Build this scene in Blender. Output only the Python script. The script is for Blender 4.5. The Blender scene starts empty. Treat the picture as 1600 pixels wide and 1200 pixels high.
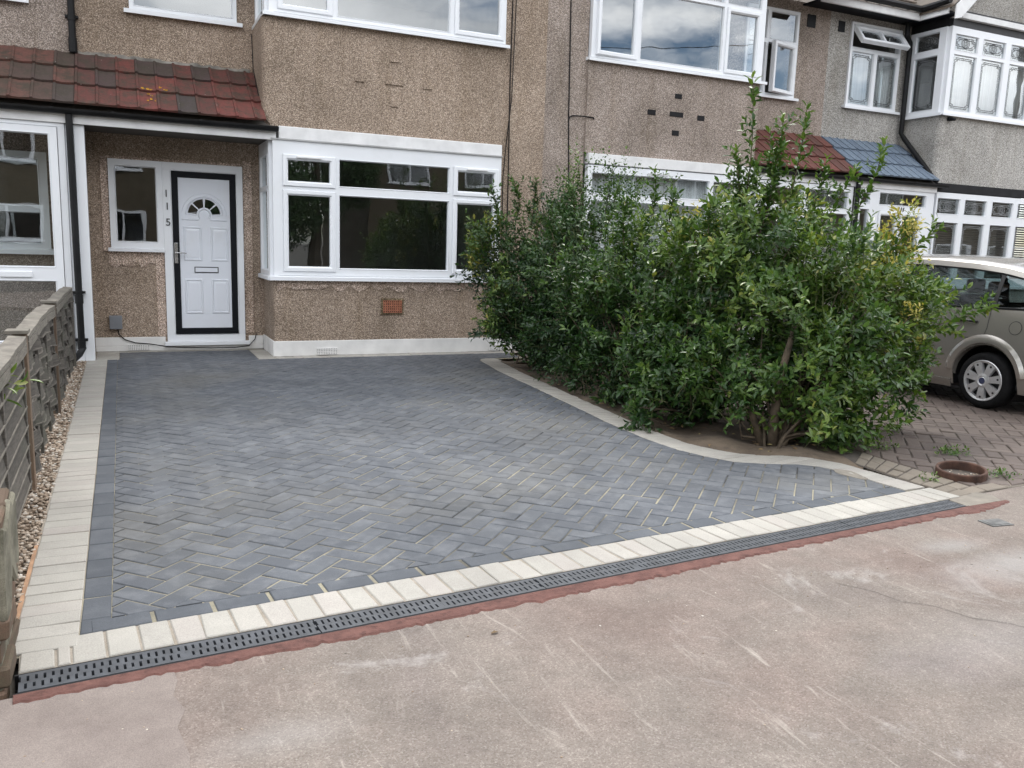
import bpy, math, random
import numpy as np
from mathutils import Vector, Matrix
random.seed(7); rng = np.random.default_rng(11)
S = bpy.context.scene; COL = S.collection
R = math.radians
# ------------------------------------------------------------------ camera
cam_d = bpy.data.cameras.new("camera"); cam = bpy.data.objects.new("camera", cam_d); COL.objects.link(cam)
FW = Vector((0.41779359, 0.89392075, -0.16233982)); RT = Vector((0.90768566, -0.41843853, 0.03187367)); UP = Vector((0.0394367, 0.16067015, 0.98621998))
M = Matrix((RT, UP, -FW)).transposed().to_4x4(); M.translation = Vector((-0.9588, -9.9280, 1.3541))
cam.matrix_world = M
cam_d.sensor_width = 36; cam_d.lens = 1307.02 / 1600 * 36; cam_d.clip_end = 2000; cam_d.clip_start = 0.05
S.camera = cam
# ------------------------------------------------------------------ sky, sun, exposure
SUN_EL, SUN_AZ = R(56), R(28)      # azimuth measured clockwise from +Y: the veiled sun stands behind the houses
W = bpy.data.worlds.new("World"); S.world = W; W.use_nodes = True
nt = W.node_tree; nt.nodes.clear()
def wn(t): return nt.nodes.new(t)
out = wn('ShaderNodeOutputWorld'); bg = wn('ShaderNodeBackground'); bg.inputs[1].default_value = 0.15
sky = wn('ShaderNodeTexSky'); sky.sky_type = 'NISHITA'; sky.sun_disc = False; sky.sun_elevation = SUN_EL; sky.sun_rotation = SUN_AZ
tc = wn('ShaderNodeTexCoord'); mp = wn('ShaderNodeMapping'); mp.inputs['Scale'].default_value = (1.5, 1.5, 3.6)
ns = wn('ShaderNodeTexNoise'); ns.inputs['Scale'].default_value = 2.1; ns.inputs['Detail'].default_value = 7; ns.inputs['Roughness'].default_value = .58
rp = wn('ShaderNodeValToRGB'); rp.color_ramp.elements[0].position = .36; rp.color_ramp.elements[1].position = .52
ns2 = wn('ShaderNodeTexNoise'); ns2.inputs['Scale'].default_value = 3.3; ns2.inputs['Detail'].default_value = 6
rp2 = wn('ShaderNodeValToRGB'); rp2.color_ramp.elements[0].position = .3; rp2.color_ramp.elements[1].position = .68
rp2.color_ramp.elements[0].color = (7.6, 7.9, 8.3, 1); rp2.color_ramp.elements[1].color = (16.0, 16.0, 16.0, 1)
mx = wn('ShaderNodeMix'); mx.data_type = 'RGBA'
L = nt.links.new
L(tc.outputs['Generated'], mp.inputs[0]); L(mp.outputs[0], ns.inputs[0]); L(mp.outputs[0], ns2.inputs[0])
L(ns.outputs[0], rp.inputs[0]); L(ns2.outputs[0], rp2.inputs[0])
L(rp.outputs[0], mx.inputs[0]); L(sky.outputs[0], mx.inputs[6]); L(rp2.outputs[0], mx.inputs[7])
L(mx.outputs[2], bg.inputs[0]); L(bg.outputs[0], out.inputs[0])
sl = bpy.data.lights.new("sun", 'SUN'); sl.energy = 1.2; sl.angle = R(13); sl.color = (1, .96, .9)
so = bpy.data.objects.new("sun", sl); COL.objects.link(so)
sd = Vector((math.sin(SUN_AZ) * math.cos(SUN_EL), math.cos(SUN_AZ) * math.cos(SUN_EL), math.sin(SUN_EL)))
so.rotation_euler = sd.to_track_quat('Z', 'Y').to_euler()
S.view_settings.view_transform = 'Standard'; S.view_settings.look = 'None'; S.view_settings.gamma = 1; S.view_settings.exposure = 0.52
S.render.engine = 'CYCLES'; S.cycles.max_bounces = 8; S.cycles.transparent_max_bounces = 12

# ------------------------------------------------------------------ materials
class N:
    def __init__(s, name):
        s.m = bpy.data.materials.new(name); s.m.use_nodes = True; s.t = s.m.node_tree
        s.b = s.t.nodes['Principled BSDF']; s.out = s.t.nodes['Material Output']; s.c = s.n('ShaderNodeTexCoord').outputs['Object']
    def n(s, t, **k):
        x = s.t.nodes.new(t)
        for a, b in k.items(): setattr(x, a, b)
        return x
    def l(s, a, b): s.t.links.new(a, b)
    def val(s, x, i, v):
        if hasattr(v, 'is_output') : s.l(v, x.inputs[i])
        else: x.inputs[i].default_value = v
    def map(s, scale=(1, 1, 1), rot=(0, 0, 0), loc=(0, 0, 0)):
        x = s.n('ShaderNodeMapping'); s.l(s.c, x.inputs[0]); x.inputs['Scale'].default_value = scale; x.inputs['Rotation'].default_value = rot; x.inputs['Location'].default_value = loc
        return x.outputs[0]
    def noise(s, scale, detail=4, rough=.55, vec=None, dist=0):
        x = s.n('ShaderNodeTexNoise'); s.l(vec or s.c, x.inputs[0]); x.inputs['Scale'].default_value = scale; x.inputs['Detail'].default_value = detail; x.inputs['Roughness'].default_value = rough; x.inputs['Distortion'].default_value = dist
        return x.outputs[0]
    def vor(s, scale, feat='F1', vec=None, rnd=1):
        x = s.n('ShaderNodeTexVoronoi'); x.feature = feat; s.l(vec or s.c, x.inputs[0]); x.inputs['Scale'].default_value = scale; x.inputs['Randomness'].default_value = rnd
        return x
    def ramp(s, f, stops, interp='LINEAR'):
        x = s.n('ShaderNodeValToRGB'); s.l(f, x.inputs[0]); cr = x.color_ramp; cr.interpolation = interp
        while len(cr.elements) < len(stops): cr.elements.new(.5)
        for e, (p, c) in zip(cr.elements, stops):
            e.position = p; e.color = (*((c, c, c) if isinstance(c, (int, float)) else c), 1)
        return x.outputs[0]
    def mix(s, f, a, b, mode='MIX'):
        x = s.n('ShaderNodeMix'); x.data_type = 'RGBA'; x.blend_type = mode
        for i, v in ((0, f), (6, a), (7, b)):
            if hasattr(v, 'is_output'): s.l(v, x.inputs[i])
            elif i == 0: x.inputs[0].default_value = v
            else: x.inputs[i].default_value = (*((v, v, v) if isinstance(v, (int, float)) else v), 1)
        return x.outputs[2]
    def math(s, op, a, b=0.):
        x = s.n('ShaderNodeMath'); x.operation = op; s.val(x, 0, a); s.val(x, 1, b); return x.outputs[0]
    def sep(s, v): x = s.n('ShaderNodeSeparateXYZ'); s.l(v, x.inputs[0]); return x.outputs
    def attr(s, nm): x = s.n('ShaderNodeAttribute'); x.attribute_name = nm; return x
    def bump(s, h, st=.3, d=.01, prev=None):
        x = s.n('ShaderNodeBump'); x.inputs['Strength'].default_value = st; x.inputs['Distance'].default_value = d; s.l(h, x.inputs['Height'])
        if prev: s.l(prev, x.inputs['Normal'])
        return x.outputs[0]
    def fin(s, col=None, rough=.5, normal=None, spec=None, metal=None):
        b = s.b
        if col is not None:
            if hasattr(col, 'is_output'): s.l(col, b.inputs['Base Color'])
            else: b.inputs['Base Color'].default_value = (*col, 1)
        s.val(b, 'Roughness', rough)
        if normal: s.l(normal, b.inputs['Normal'])
        if spec is not None: b.inputs['Specular IOR Level'].default_value = spec
        if metal is not None: b.inputs['Metallic'].default_value = metal
        return s.m
def simple(name, col, rough=.5, var=.12, sc=6, bump=.0, spec=None, metal=None):
    n = N(name); f = n.noise(sc, 5); c2 = tuple(v * (1 - var * 2) for v in col); c1 = tuple(min(1, v * (1 + var)) for v in col)
    c = n.ramp(f, [(.3, c2), (.7, c1)])
    nb = n.bump(n.noise(sc * 14, 3), bump, .004) if bump else None
    return n.fin(c, rough, nb, spec, metal)
def m_pebble(name, dark, mid, light, tone, stain=(.72, .68, .6), sc=150):
    n = N(name)
    v = n.vor(sc); cell = n.ramp(n.sep(v.outputs['Color'])[0], [(0, dark), (.14, dark), (.32, mid), (.66, tuple(a * 1.25 for a in mid)), (.84, light), (1, tuple(min(1, a * 1.45) for a in light))])
    gap = n.ramp(v.outputs['Distance'], [(.3, 1.), (.7, .6)])
    c = n.mix(1, cell, gap, 'MULTIPLY')
    big = n.ramp(n.noise(.9, 5, .6, dist=.4), [(.3, (.72, .70, .67)), (.6, (1.08, 1.06, 1.04))]); c = n.mix(1, c, big, 'MULTIPLY')
    drip = n.noise(1.6, 5, .65, n.map((3.2, 3.2, .35))); c = n.mix(n.ramp(drip, [(.48, 0.), (.74, .55)]), c, stain, 'MULTIPLY')
    c = n.mix(1, c, tone, 'MULTIPLY')
    h = n.ramp(v.outputs['Distance'], [(0, 1.), (.6, 0.)])
    return n.fin(c, .86, n.bump(n.noise(3.5, 3), .25, .03, n.bump(h, .55, .005)), .25)
PB115 = m_pebble('pebbledash_brown', (.15, .121, .098), (.25, .206, .167), (.42, .367, .315), (1.47, 1.40, 1.35))
PB113 = m_pebble('pebbledash_taupe', (.15, .128, .112), (.25, .213, .188), (.42, .377, .35), (1.42, 1.39, 1.37))
PB111 = m_pebble('pebbledash_grey', (.19, .183, .172), (.38, .37, .352), (.62, .61, .59), (1.2, 1.2, 1.2))
PBDARK = m_pebble('pebbledash_weathered', (.05, .037, .024), (.17, .125, .08), (.4, .32, .22), (1, 1, .97))
PATCH = m_pebble('pebbledash_patch', (.17, .13, .11), (.36, .295, .25), (.66, .59, .53), (1.46, 1.39, 1.35), sc=150)
MORTAR = simple('mortar_grey', (.30, .28, .25), .9, .25, 9, .5)
def m_upvc(name, col=(.82, .84, .87)):
    n = N(name); f = n.noise(2.2, 6, .6); c = n.mix(n.ramp(f, [(.55, 0.), (.8, .28)]), col, (.6, .6, .57))
    return n.fin(c, .28)
UPVC = m_upvc('white_upvc'); DOORW = m_upvc('door_white', (.77, .80, .86))
BOARD = simple('white_painted_board', (.80, .80, .80), .5, .07, 5, .15)
PLINTH = simple('white_masonry_paint', (.78, .77, .75), .7, .08, 3.5, .35)
BLACK = simple('black_plastic', (.010, .010, .012), .5, .2, 8, spec=.2)
BLACKF = simple('black_door_foil', (.007, .008, .011), .55, .1, 30, .1, spec=.18)
GUT = simple('black_gutter', (.011, .011, .012), .5, .25, 5, spec=.25)
GREYB = simple('grey_box_plastic', (.20, .21, .23), .5, .08)
CHROME = simple('brushed_chrome', (.55, .55, .55), .25, .1, 40, metal=1)
NUM = simple('numeral_grey', (.05, .053, .057), .4, .05, metal=.3)
TERRA = simple('terracotta', (.36, .14, .08), .8, .2, 30, .3)
INT = simple('interior_plaster', (.34, .335, .32), .9, .05)
INTW = simple('interior_pale', (.32, .31, .30), .9, .05)
LEAD = simple('lead_strip', (.07, .075, .08), .5, .1)
LEADW = simple('lead_strip_pale', (.33, .34, .35), .5, .1)
def m_glass(name, refl=.16, tint=(.86, .9, .9)):
    n = N(name); t = n.n('ShaderNodeBsdfTransparent'); t.inputs[0].default_value = (*tint, 1)
    g = n.n('ShaderNodeBsdfGlossy'); g.inputs['Roughness'].default_value = .004; g.inputs[0].default_value = (.95, .98, 1, 1)
    lw = n.n('ShaderNodeLayerWeight'); lw.inputs[0].default_value = .5
    f = n.math('ADD', n.math('MULTIPLY', n.math('POWER', lw.outputs['Facing'], 4.), .7), refl)
    nb = n.bump(n.noise(1.3, 2), .06, .03); n.l(nb, g.inputs['Normal'])
    ms = n.n('ShaderNodeMixShader'); n.l(f, ms.inputs[0]); n.l(t.outputs[0], ms.inputs[1]); n.l(g.outputs[0], ms.inputs[2])
    n.l(ms.outputs[0], n.out.inputs[0]); return n.m
GLASS = m_glass('window_glass', .15); GLASSUP = m_glass('window_glass_upper', .23); CARGLASS = m_glass('car_glass', .07, (.42, .5, .5))
def m_curtain():
    n = N('net_curtain'); return n.fin(n.ramp(n.noise(3, 3, vec=n.map((30, 30, .4))), [(.3, (.42, .43, .44)), (.7, (.7, .71, .72))]), .9)
NET = m_curtain()
def m_tile(name, stops, moss):
    n = N(name); a = n.attr('tint'); base = n.ramp(n.sep(a.outputs['Color'])[0], stops)
    c = n.mix(n.ramp(n.noise(7, 6, .7), [(.42, 0.), (.62, moss)]), base, (.06, .05, .035))
    c = n.mix(n.ramp(n.noise(38, 4, .6), [(.35, .35), (.65, 0.)]), c, (.03, .022, .018))
    c = n.mix(n.ramp(n.vor(8).outputs['Distance'], [(.03, .75), (.06, 0.)]), c, (.4, .4, .36))
    return n.fin(c, .75, n.bump(n.noise(60, 4), .5, .004))
TILE115 = m_tile('red_tile', [(0, (.07, .055, .055)), (.15, (.095, .05, .044)), (.5, (.14, .045, .038)), (1, (.205, .056, .046))], .85)
TILE117 = m_tile('mossy_tile', [(0, (.07, .055, .05)), (.5, (.115, .065, .05)), (1, (.17, .07, .055))], .9)
TILE113 = m_tile('brown_red_tile', [(0, (.12, .045, .035)), (1, (.20, .06, .045))], .3)
TILE111 = m_tile('blue_grey_tile', [(0, (.15, .20, .27)), (1, (.20, .26, .33))], .12)
ROOFT = m_tile('roof_tile', [(0, (.09, .07, .05)), (1, (.16, .12, .09))], .6)
LICH = simple('orange_lichen', (.5, .26, .02), .9, .3, 60)
def m_block(name, stops, bloom, bloomc, sc=5., sandy=0.):
    n = N(name); a = n.attr('tint'); s_ = n.sep(a.outputs['Color']); base = n.ramp(s_[0], stops)
    off = n.n('ShaderNodeVectorMath'); off.operation = 'MULTIPLY_ADD'; n.l(a.outputs['Color'], off.inputs[0]); off.inputs[1].default_value = (9, 9, 9); n.l(n.c, off.inputs[2])
    cl = n.noise(sc, 5, .62, off.outputs[0]); c = n.mix(n.ramp(cl, [(.45, 0.), (.78, bloom)]), base, bloomc)
    wide = n.ramp(n.noise(.8, 4, .6), [(.35, .86), (.68, 1.14)]); c = n.mix(1, c, wide, 'MULTIPLY')
    if sandy: c = n.mix(n.ramp(n.noise(.55, 4, .6, n.map(loc=(3, 1, 0))), [(.52, 0.), (.72, sandy)]), c, (.30, .26, .17))
    gr = n.noise(260, 3, .7); c = n.mix(1, c, n.ramp(gr, [(.25, .72), (.75, 1.24)]), 'MULTIPLY')
    return n.fin(c, .72, n.bump(gr, .35, .0015, n.bump(n.noise(22, 3), .25, .004)), .4)
DARKB = m_block('charcoal_block', [(0, (.080, .088, .101)), (.5, (.092, .100, .114)), (1, (.105, .114, .127))], .55, (.22, .23, .247), 9, .14)
DARKS = m_block('charcoal_edge_block', [(0, (.07, .078, .091)), (1, (.092, .101, .115))], .4, (.2, .21, .225), 5)
PALEB = m_block('cream_block', [(0, (.34, .322, .29)), (.5, (.385, .366, .328)), (1, (.37, .34, .31))], .5, (.46, .44, .395), 7)
OLDB = m_block('old_brick_block', [(0, (.095, .073, .064)), (.5, (.115, .089, .077)), (1, (.14, .11, .094))], .6, (.17, .142, .122), 4)
OLDTAN = m_block('old_tan_block', [(0, (.17, .145, .115)), (1, (.22, .186, .148))], .6, (.24, .205, .165), 5)
def m_sand(name, a, b, sc=9):
    n = N(name); c = n.ramp(n.noise(sc, 6, .7), [(.36, a), (.6, b)]); c = n.mix(1, c, n.ramp(n.noise(300, 2), [(.3, .75), (.7, 1.2)]), 'MULTIPLY'); return n.fin(c, .95, n.bump(n.noise(220, 3), .5, .002))
JOINT = m_sand('jointing_sand', (.04, .04, .04), (.33, .30, .22), .8)
JOINTP = m_sand('jointing_sand_pale', (.27, .235, .19), (.34, .30, .25))
SOIL = m_sand('soil', (.085, .065, .048), (.16, .122, .088), 4)
OLDJ = m_sand('old_joint_dirt', (.06, .05, .042), (.105, .088, .074), 3)
REDM = None
def m_red():
    n = N('red_mortar'); c = n.ramp(n.noise(11, 7, .72), [(.3, (.085, .034, .027)), (.7, (.185, .085, .068))]); c = n.mix(n.ramp(n.noise(24, 3), [(.56, 0.), (.68, .7)]), c, (.07, .028, .022))
    return n.fin(c, .85, n.bump(n.noise(45, 6, .7), .9, .008))
REDM = m_red()
def m_pave():
    n = N('pink_tarmac')
    sp = n.vor(210); cell = n.ramp(n.sep(sp.outputs['Color'])[0], [(0, (.162, .134, .119)), (.25, (.200, .168, .149)), (.8, (.222, .189, .169)), (1, (.285, .25, .226))])
    c = n.mix(1, cell, n.ramp(n.noise(420, 2), [(.3, .82), (.7, 1.16)]), 'MULTIPLY')
    hue = n.noise(.62, 4, .6, n.map(loc=(.6, 4.2, 0)), .5); c = n.mix(1, c, n.ramp(hue, [(.33, (.92, .82, .79)), (.45, (1.0, .955, .93)), (.56, (1.0, 1.01, .985)), (.68, (.90, .89, .91))]), 'MULTIPLY')
    c = n.mix(1, c, n.ramp(n.noise(2.6, 7, .7), [(.3, .78), (.7, 1.16)]), 'MULTIPLY')
    c = n.mix(1, c, n.ramp(n.noise(14, 5, .7), [(.3, .9), (.7, 1.08)]), 'MULTIPLY')
    for rz, sc, loc, a0, a1, st in ((-.62, (5.5, .8, 1), (0, 0, 0), .60, .71, .6), (-.35, (7., 1.0, 1), (3, 1, 0), .625, .73, .5), (.8, (8., 1.0, 1), (6, 2, 0), .68, .78, .4)):
        scr = n.noise(1.5, 6, .68, n.map(sc, (0, 0, rz), loc), 1.3); c = n.mix(n.ramp(scr, [(a0, 0.), (a1, st)]), c, (.46, .42, .37))
    pt = n.noise(1.6, 7, .72, n.map(loc=(7.4, 2.2, 0)), .7); c = n.mix(n.ramp(pt, [(.60, 0.), (.74, .6)]), c, (.46, .44, .42))
    for (px, py, rx, ry, am) in ((2.75, -7.62, .75, .22, .38), (2.62, -7.33, .3, .12, .3), (-.62, -7.75, .3, .12, .18), (1.9, -8.1, .8, .3, .15)):
        sb = n.n('ShaderNodeVectorMath'); sb.operation = 'SUBTRACT'; n.l(n.c, sb.inputs[0]); sb.inputs[1].default_value = (px, py, 0); dv = n.n('ShaderNodeVectorMath'); dv.operation = 'DIVIDE'; n.l(sb.outputs[0], dv.inputs[0]); dv.inputs[1].default_value = (rx, ry, 1)
        ln = n.n('ShaderNodeVectorMath'); ln.operation = 'LENGTH'; n.l(dv.outputs[0], ln.inputs[0]); fm = n.math('ADD', ln.outputs['Value'], n.math('MULTIPLY', n.noise(6, 6, .7), .9)); c = n.mix(n.ramp(n.math('MULTIPLY', fm, .5), [(.3, am), (.68, 0.)]), c, (.40, .395, .385))
    dk = n.noise(5, 6, .72, n.map(loc=(2, 5, 0))); c = n.mix(n.ramp(dk, [(.62, 0.), (.76, .35)]), c, (.15, .13, .115))
    dots = n.vor(4.5); c = n.mix(n.ramp(dots.outputs['Distance'], [(.02, .85), (.032, 0.)]), c, (.07, .06, .05))
    h = n.ramp(sp.outputs['Distance'], [(0, 1.), (.7, 0.)])
    return n.fin(c, .88, n.bump(n.noise(4, 4), .3, .02, n.bump(h, .5, .002)), .3)
PAVE = m_pave()
ASPH = simple('asphalt', (.06, .06, .062), .9, .2, 3, .5)
GROUND = simple('bare_ground', (.11, .10, .085), .95, .2, 2, .4)
CEM = simple('cement_grey', (.24, .215, .18), .9, .2, 6, .5)
def m_wood(name, a, b, rotx=0):
    n = N(name); g = n.noise(5, 6, .7, n.map((2, 2, 22) if not rotx else (22, 22, 1.6)), .6); c = n.ramp(g, [(.3, a), (.7, b)])
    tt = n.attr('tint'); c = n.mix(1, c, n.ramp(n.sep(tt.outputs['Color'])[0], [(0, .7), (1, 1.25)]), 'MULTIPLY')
    c = n.mix(n.ramp(n.noise(3, 5), [(.5, 0.), (.75, .4)]), c, (.10, .11, .075))
    return n.fin(c, .88, n.bump(g, .5, .004))
WOOD = m_wood('weathered_grey_wood', (.048, .043, .037), (.135, .12, .103))
WOODL = m_wood('weathered_cap_and_lit_edge_wood', (.085, .076, .064), (.225, .204, .172))
WOODP = m_wood('brown_post_wood', (.09, .058, .036), (.21, .145, .10), 1)
PBRICK = m_block('mossy_old_brick', [(0, (.085, .062, .042)), (.5, (.13, .085, .058)), (1, (.17, .105, .07))], .8, (.075, .075, .045), 14)
OLDMORT = m_sand('crumbling_render', (.09, .085, .06), (.22, .205, .155), 9)
def m_obrick():
    n = N('yellow_stock_brick'); x = n.n('ShaderNodeTexBrick'); n.l(n.map((1, 1, 1), (R(90), 0, 0)), x.inputs[0]); x.inputs['Scale'].default_value = 1; x.inputs['Brick Width'].default_value = .225; x.inputs['Row Height'].default_value = .075; x.inputs['Mortar Size'].default_value = .008
    x.inputs['Color1'].default_value = (.105, .085, .055, 1); x.inputs['Color2'].default_value = (.14, .11, .072, 1); x.inputs['Mortar'].default_value = (.08, .07, .055, 1); return n.fin(x.outputs[0], .9)
OBRICK = m_obrick()
def m_leaf(name, stops, trans=.35, rough=.42):
    n = N(name); a = n.attr('tint'); c = n.ramp(n.sep(a.outputs['Color'])[0], stops); c = n.mix(1, c, n.ramp(n.noise(120, 3), [(.3, .8), (.7, 1.22)]), 'MULTIPLY')
    n.fin(c, rough, None, .45)
    t = n.n('ShaderNodeBsdfTranslucent'); n.l(n.mix(1, c, (1.35, 1.5, .6), 'MULTIPLY'), t.inputs[0])
    ms = n.n('ShaderNodeMixShader'); ms.inputs[0].default_value = trans; n.l(n.b.outputs[0], ms.inputs[1]); n.l(t.outputs[0], ms.inputs[2]); n.l(ms.outputs[0], n.out.inputs[0]); return n.m
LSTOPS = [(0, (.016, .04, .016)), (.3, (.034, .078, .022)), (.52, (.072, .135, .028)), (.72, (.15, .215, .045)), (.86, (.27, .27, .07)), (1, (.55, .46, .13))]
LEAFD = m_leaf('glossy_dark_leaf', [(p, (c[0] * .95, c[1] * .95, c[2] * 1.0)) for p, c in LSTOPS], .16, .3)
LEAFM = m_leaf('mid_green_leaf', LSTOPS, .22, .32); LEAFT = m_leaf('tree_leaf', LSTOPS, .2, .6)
BARK = simple('bark', (.10, .075, .05), .9, .3, 18, .6); TWIG = simple('green_twig', (.10, .11, .045), .8, .25, 18)
RUST = simple('rusty_iron', (.085, .042, .028), .85, .35, 14, .7)
PEB = m_block('pea_gravel', [(0, (.19, .135, .095)), (.4, (.34, .26, .19)), (.75, (.46, .38, .30)), (1, (.62, .58, .52))], .3, (.4, .33, .26), 40)
def m_paint():
    n = N('taupe_metallic_paint'); fl = n.noise(900, 2); c = n.ramp(fl, [(.3, (.36, .338, .308)), (.7, (.43, .405, .372))]); n.fin(c, .24, None, .5, .6); n.b.inputs['Coat Weight'].default_value = .9; n.b.inputs['Coat Roughness'].default_value = .04; return n.m
PAINT = m_paint(); RUBBER = simple('tyre_rubber', (.010, .010, .011), .8, .2, 30, .3, spec=.2); HUB = simple('hubcap_silver', (.62, .62, .63), .35, .06, 20, metal=.5); CARBLK = simple('car_black_trim', (.012, .012, .013), .4, .1); SEAT = simple('car_seat_fabric', (.03, .032, .036), .9, .2); LAMPR = simple('red_lamp_lens', (.35, .015, .012), .15, .1)

# ------------------------------------------------------------------ mesh builder
ORG = {}
class MB:
    def __init__(s): s.v = []; s.f = []; s.t = []; s.mi = []; s.m = 0; s.tint = .5
    def add(s, vs, fs):
        o = len(s.v); s.v += [tuple(v) for v in vs]
        for f in fs: s.f.append([i + o for i in f]); s.t.append(s.tint); s.mi.append(s.m)
    def box(s, x0, x1, y0, y1, z0, z1):
        s.add([(x0, y0, z0), (x1, y0, z0), (x1, y1, z0), (x0, y1, z0), (x0, y0, z1), (x1, y0, z1), (x1, y1, z1), (x0, y1, z1)],
              [(3, 2, 1, 0), (4, 5, 6, 7), (0, 1, 5, 4), (1, 2, 6, 5), (2, 3, 7, 6), (3, 0, 4, 7)])
    def prism(s, pts, f, top_only=False):      # pts 2D closed, f(p, k) -> 3D for k = 0, 1
        n = len(pts); s.add([f(p, 0) for p in pts] + [f(p, 1) for p in pts], [tuple(range(n))[::-1], tuple(range(n, 2 * n))] + [(i, (i + 1) % n, n + (i + 1) % n, n + i) for i in range(n)])
    def loops(s, Ls, closed=True, cap=False):
        n = len(Ls[0]); fs = []
        for a in range(len(Ls) - 1):
            for i in range(n if closed else n - 1): fs.append((a * n + i, a * n + (i + 1) % n, (a + 1) * n + (i + 1) % n, (a + 1) * n + i))
        if cap: fs += [tuple(range(n))[::-1], tuple(range((len(Ls) - 1) * n, len(Ls) * n))]
        s.add([p for l in Ls for p in l], fs)
    def tube(s, pts, r, n=8, cap=True):
        pts = [Vector(p) for p in pts]; rs = r if isinstance(r, (list, tuple)) else [r] * len(pts); Ls = []; ref = None
        for i, p in enumerate(pts):
            d = (pts[min(i + 1, len(pts) - 1)] - pts[max(i - 1, 0)]).normalized()
            if ref is None: ref = d.orthogonal().normalized()
            ref = (ref - d * ref.dot(d)); ref = ref.normalized() if ref.length > 1e-6 else d.orthogonal().normalized()
            b = d.cross(ref); Ls.append([p + (ref * math.cos(k * 2 * math.pi / n) + b * math.sin(k * 2 * math.pi / n)) * rs[i] for k in range(n)])
        s.loops(Ls, True, cap)
    def xf(s, fn, start=0): s.v[start:] = [tuple(fn(p)) for p in s.v[start:]]
    def build(s, name, mats, parent=None, bevel=0, smooth=False, kind=None, seg=2):
        me = bpy.data.meshes.new(name); o3 = ORG.get(parent.name, (0, 0, 0)) if parent else (0, 0, 0)
        me.from_pydata([(v[0] - o3[0], v[1] - o3[1], v[2] - o3[2]) for v in s.v], [], s.f)
        for m in (mats if isinstance(mats, (list, tuple)) else [mats]): me.materials.append(m)
        me.polygons.foreach_set('material_index', s.mi)
        a = me.color_attributes.new('tint', 'FLOAT_COLOR', 'CORNER'); arr = []
        for p, t in zip(me.polygons, s.t):
            tt = t if isinstance(t, tuple) else (t, (t * 7.31) % 1, (t * 3.77) % 1)
            arr += [tt[0], tt[1], tt[2], 1.] * p.loop_total
        a.data.foreach_set('color', arr)
        o = bpy.data.objects.new(name, me); COL.objects.link(o)
        if parent: o.parent = parent; ORG[o.name] = o3
        if kind: o['kind'] = kind
        if smooth: me.polygons.foreach_set('use_smooth', [True] * len(me.polygons))
        if bevel:
            b = o.modifiers.new('bevel', 'BEVEL'); b.width = bevel; b.segments = seg; b.limit_method = 'ANGLE'; b.angle_limit = R(40)
        me.update(); return o
def thing(name, label, cat, loc=(0, 0, 0), group=None):
    o = bpy.data.objects.new(name, None); COL.objects.link(o); o.location = loc; o.empty_display_size = .2; ORG[o.name] = tuple(loc); tag(o, label, cat, group); return o
def tag(o, label, cat, group=None):
    o['label'] = label; o['category'] = cat
    if group: o['group'] = group
    return o
def inset(poly, d):
    n = len(poly); area = sum(poly[i][0] * poly[(i + 1) % n][1] - poly[(i + 1) % n][0] * poly[i][1] for i in range(n)); sg = 1 if area > 0 else -1; out_ = []
    for i in range(n):
        a, b, c = Vector(poly[i - 1]), Vector(poly[i]), Vector(poly[(i + 1) % n]); e1 = (b - a).normalized(); e2 = (c - b).normalized()
        n1 = Vector((-e1.y, e1.x)) * sg; n2 = Vector((-e2.y, e2.x)) * sg; k = 1 + n1.dot(n2)
        out_.append(tuple(b + (n1 + n2) * (d / max(k, .35))))
    return out_
def area2(p): return abs(sum(p[i][0] * p[(i + 1) % len(p)][1] - p[(i + 1) % len(p)][0] * p[i][1] for i in range(len(p)))) / 2
def clean(p, eps=.002):
    q = []
    for a in p:
        if not q or math.dist(a, q[-1]) > eps: q.append(a)
    if len(q) > 1 and math.dist(q[0], q[-1]) < eps: q.pop()
    return q
def clip(subj, conv):
    for i in range(len(conv)):
        a, b = conv[i], conv[(i + 1) % len(conv)]; res = []; sd_ = lambda p: (b[0] - a[0]) * (p[1] - a[1]) - (b[1] - a[1]) * (p[0] - a[0])
        for k in range(len(subj)):
            p, q = subj[k], subj[(k + 1) % len(subj)]; dp, dq = sd_(p), sd_(q)
            if dp >= 0: res.append(p)
            if (dp >= 0) != (dq >= 0): t = dp / (dp - dq); res.append((p[0] + (q[0] - p[0]) * t, p[1] + (q[1] - p[1]) * t))
        subj = res
        if len(subj) < 3: return []
    return subj
def block(mb, poly, z=0., ch=.004, tint=None, tilt=.0012):
    poly = clean(poly)
    if len(poly) < 3 or area2(poly) < .0004: return
    if sum(poly[i][0] * poly[(i + 1) % len(poly)][1] - poly[(i + 1) % len(poly)][0] * poly[i][1] for i in range(len(poly))) < 0: poly = poly[::-1]
    mb.tint = tint if tint is not None else (random.random(), random.random(), random.random())
    tx, ty, tz = random.gauss(0, tilt) * 6, random.gauss(0, tilt) * 6, random.gauss(0, tilt); cx = sum(p[0] for p in poly) / len(poly); cy = sum(p[1] for p in poly) / len(poly)
    zz = lambda p: z + tz + (p[0] - cx) * tx + (p[1] - cy) * ty
    tp = inset(poly, ch) if area2(poly) > .004 else poly
    n = len(poly); l0 = [(p[0], p[1], z - .03) for p in poly]; l1 = [(p[0], p[1], zz(p) - ch * .8) for p in poly]; l2 = [(p[0], p[1], zz(p)) for p in tp]
    mb.loops([l0, l1, l2]); mb.add(l2, [tuple(range(n))])
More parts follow.
